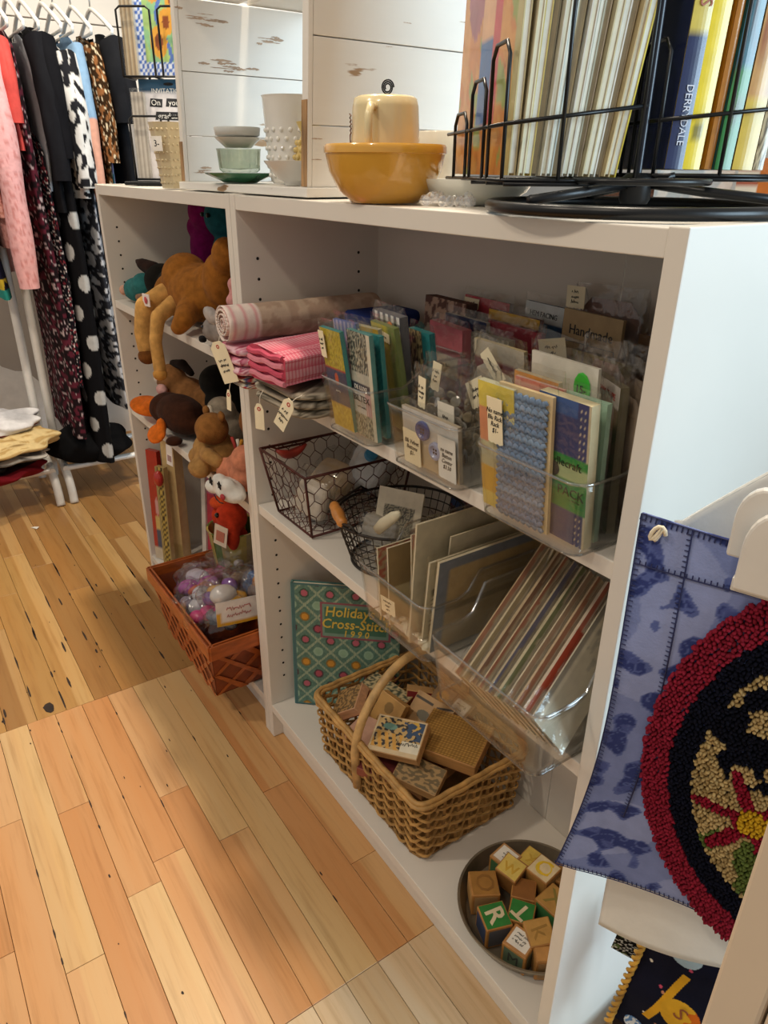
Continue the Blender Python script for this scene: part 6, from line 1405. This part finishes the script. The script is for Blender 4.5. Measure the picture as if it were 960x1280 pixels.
kn = MB().tube([(.012 + .006 * math.cos(a) * (1 - a / 14), -.006, .372 + .006 * math.sin(a * 1.3)) for a in [i * .5 for i in range(18)]], .0016, 6)
sm(put('yarn_knot', kn, plain('#e2d8bf', .8), rg_), 3)
# white vinyl panel behind the rug
vp = thing('white_vinyl_cover', 'white leatherette cover hanging behind the blue backed rug', 'cover', tuple(P0 - NX * .030 + Vector((0, 0, .39))), (0, 0, RA))
def vf(u, v):
    xl = .020 - .004 * v; x = xl + (.33 - xl) * u
    zb = .004 + .15 * (u ** 1.1) * .9 - .01 * math.sin(u * 3); zt = .470 + .075 * min(1, max(0, (x - .02) / .075)) - .02 * max(0, x - .1) * 5
    z = zb + (zt - zb) * v
    y = -.006 * math.sin(u * 8 + v * 1.5) + .012 * math.sin(min(1, max(0, (x - .02) / .08)) * PI) * (v ** 3)
    return (x, y, z)
q = put('panel', MB().grid(vf, 60, 60), plain('#d9dcda', .42, var=.02, bmp=.25, bscale=220), vp); sm(q, 3); solid(q, .0022)
sm(put('seam', MB().tube([vf(u / 40, .995) for u in range(41)], .0012, 5), plain('#c9cfd0', .5), vp), 3)
# clip hanger holding the rug
ch = thing('clip_hanger', 'white plastic clip hanger gripping the top of the hooked rug', 'hanger', tuple(P0 + EX * .100 + Vector((0, 0, .835))), (0, 0, RA))
CLW = plain('#d2d0cb', .35, var=.02, coat=.2)
def clipm(cx, cz, y, w, h):
    pts = [(cx - w / 2, cz), (cx - w / 2, cz + h * .55)] + [(cx - w / 2 * math.cos(a), cz + h * .55 + h * .45 * math.sin(a)) for a in [k * PI / 12 for k in range(1, 12)]] + [(cx + w / 2, cz + h * .55), (cx + w / 2, cz)]
    return MB().poly(pts, y - .004, y + .004)
bev(put('clip', clipm(-.022, .030, -.018, .034, .052), CLW, ch), .002); bev(put('clip', clipm(-.012, .014, -.032, .034, .058), CLW, ch), .002)
bev(put('clip_jaw', MB().box(-.030, .006, -.034, -.028, .012, .022), plain('#c4c2bc', .4), ch), .001)
sm(put('hanger_bar', MB().tube([(-.03, .016, .110), (.19, .016, .110)], .005, 10), CLW, ch), 1)
sm(put('clip_stem', MB().tube([(-.020, -.012, .075), (-.020, .016, .110)], .004, 8), CLW, ch), 1)
sm(put('hook', MB().tube([(.08, .016, .11), (.08, .016, .17), (.095, .016, .19), (.11, .016, .175)], .003, 8), plain('#9a9c9e', .3, .9), ch), 1)
# printed teacup cloth bag below, and a dark fringed cloth
tc_ = thing('teacup_cloth', 'navy cloth pouch printed with a yellow flaming teacup, edged in gold braid', 'pouch', (.850, .052, .178), (0, .10, RA))
def tcc(u, v):
    x, z = u, v
    X, Z = (u - .50) * 1.0, (v - .46) * 1.35
    if X * X + Z * Z * 1.2 < .032 and Z > -.17: return '#d8a62f' if X < .07 + .03 * math.sin(Z * 60) else '#c9661f'
    if abs((u - .32) - (v - .45) * .28) < .035 and .22 < v < .78: return '#dba52a'
    d = math.hypot(u - .47, (v - .16) * 1.3)
    if .04 < d < .065: return '#e0c890'
    if (u - .33) ** 2 + ((v - .93) * 1.5) ** 2 < .022 and v > .80: return '#a9c0cc'
    if (u - .20) ** 2 + ((v - .06) * 1.6) ** 2 < .010: return '#5f86b8' if ns(u * 30, v * 30) > 0 else '#d6dde2'
    for i in range(16):
        if math.hypot(u - h01(i, 1), (v - h01(i, 2)) * 1.3) < .016: return ('#c9506a', '#e2ddd2', '#c98a6a')[i % 3]
    return '#141628'
def tcp(u, v): return (u * .118, -.004 - .010 * math.sin(PI * u) * math.sin(PI * v) + .002 * math.sin(v * 12), v * .19)
m = MB().grid(tcp, 150, 200, tcc).grid(lambda u, v: ((1 - u) * .118, .004 + .008 * math.sin(PI * u) * math.sin(PI * v), v * .19), 12, 12, lambda u, v: '#141628')
sm(put('cloth', m, CLOTH, tc_), 3); solid(tc_.children[0], .001)
br = MB()
for s in (0, PI): br.tube([(-.002 + .003 * math.cos(k * .9 + s), -.006 + .003 * math.sin(k * .9 + s), -.012 + k * .0034) for k in range(62)], .0024, 6)
sm(put('gold_braid', br, plain('#b98a2e', .6, var=.2), tc_), 3)
for (x, z, sz, s) in ((.088, .168, .012, 'R'), (.056, .018, .013, 'X'), (.070, .020, .012, '<')): text(s, sz, tc_, (x, -.0135, z), (PI / 2, .5, 0), WHITEINK)
text('S', .03, tc_, (.058, -.0165, .094), (PI / 2, .3, 0), plain('#8a4a1f', .6), sx=.8)
dk = thing('sunflower_cloth', 'dark brown and black print cloth peeking out left of the navy teacup pouch', 'cloth', (.836, .080, .240), (0, .12, RA))
m = MB().grid(lambda u, v: (-.020 + u * .12, -.002 * math.sin(u * 9), .008 * math.sin(u * 5) * (1 - v) + v * .10), 90, 80, lambda u, v: '#8a5f1f' if (u - .3) ** 2 + (v - .65) ** 2 < .03 else ('#d9d2c4' if v < .3 and ns(u * 40, v * 40) > .2 else ('#5a6a3a' if ns(u * 12, v * 12, 4) > .25 else '#17140f')))
sm(put('cloth', m, CLOTH, dk), 3); solid(dk.children[0], .002)
bxw = thing('paper_box', 'open white box of pink printed papers on the floor below the teacup pouch', 'box', (.96, .14, .0), (0, 0, .3))
for (a, b, c, d) in ((-.12, .12, -.10, -.097), (-.12, .12, .097, .10), (-.12, -.117, -.097, .097), (.117, .12, -.097, .097)): put('side_panel', MB().box(a, b, c, d, 0, .075), plain('#cfd2d6', .6), bxw)
put('base_panel', MB().box(-.12, .12, -.10, .10, 0, .003), plain('#cfd2d6', .6), bxw)
for i in range(4): put('printed_sheet', MB().grid(lambda u, v: (-.105 + u * .21, -.09 + v * .18, .0), 20, 18, lambda u, v: '#d98aa0' if ns(u * 8 + i, v * 8) > .25 else '#e6e6ea').box(-.105, .105, -.09, .09, -.0008, -.0002, '#dcdce0'), PAPER, bxw, (0, 0, .055 + .006 * i), (.02 * i, .03, .1 * i - .15))
# beige cabinet end close to the camera on the right
cb2 = thing('cream_cabinet', 'cream cabinet corner at the lower right edge', 'cabinet', (1.056, -.28, 0))
CRMC = plain('#d3bfa6', .5, var=.02, scale=5)
for (n, a, b, c, d, e, f) in (('side_panel', 0, .018, .0, .23, 0, 1.06), ('side_panel', .302, .32, .0, .23, 0, 1.06), ('top_panel', .018, .302, 0, .23, 1.042, 1.06), ('door', .019, .301, .0, .018, .06, 1.040), ('kick_board', .018, .302, .03, .045, 0, .06), ('back_panel', .018, .302, .222, .228, .02, 1.042)):
    bev(put(n, MB().box(a, b, c, d, e, f), CRMC, cb2), .0015)
put('door_knob', MB().ell((0, 0, 0), .012), plain('#b9b2a4', .3, .6), bpy.data.objects['door'], (.27, -.010, .45))
# display table behind the bookcases
dt = thing('display_table', 'white display table behind the bookcases with a few goods on it', 'table', (.62, .62, 0))
bev(put('table_top', MB().box(-.75, .75, -.26, .26, .972, 1.0), WHITE, dt), .002)
for x in (-.72, .68):
    for y in (-.24, .20): put('leg', MB().box(x, x + .04, y, y + .04, 0, .972), WHITE, dt)
def slab(name, label, cat, x, y, z, w, d, h, c, rz=0, lean=0, fn=None):
    o = thing(name, label, cat, (x, y, z), (lean, 0, rz)); b = MB().box(-w / 2, w / 2, -d / 2, d / 2, 0, h, c)
    if fn: b.grid(lambda u, v: ((u - .5) * w, -d / 2 - .0004, v * h), 30, 20, fn)
    bev(put('body', b, GLOSSY, o), .002); return o
slab('orange_box', 'orange and cream striped box on the table behind the wire rack', 'box', .545, .52, 1.0, .06, .10, .115, '#c8702c', .5, 0, lambda u, v: '#c9702c' if u > .4 else ('#e6d9c6' if int(v * 14) % 2 else '#a8482a'))
slab('pale_packet', 'pale blue and white packet leaning on the table behind the wire rack', 'packet', .455, .50, 1.0, .10, .03, .105, '#bccbd6', .55, -.1, lambda u, v: '#cfd8de' if ns(u * 6, v * 5) > 0 else '#a9bccb')
slab('brown_box', 'dark brown box on the table behind the wire rack', 'box', .33, .52, 1.0, .12, .08, .095, '#4a2a1a', .4)
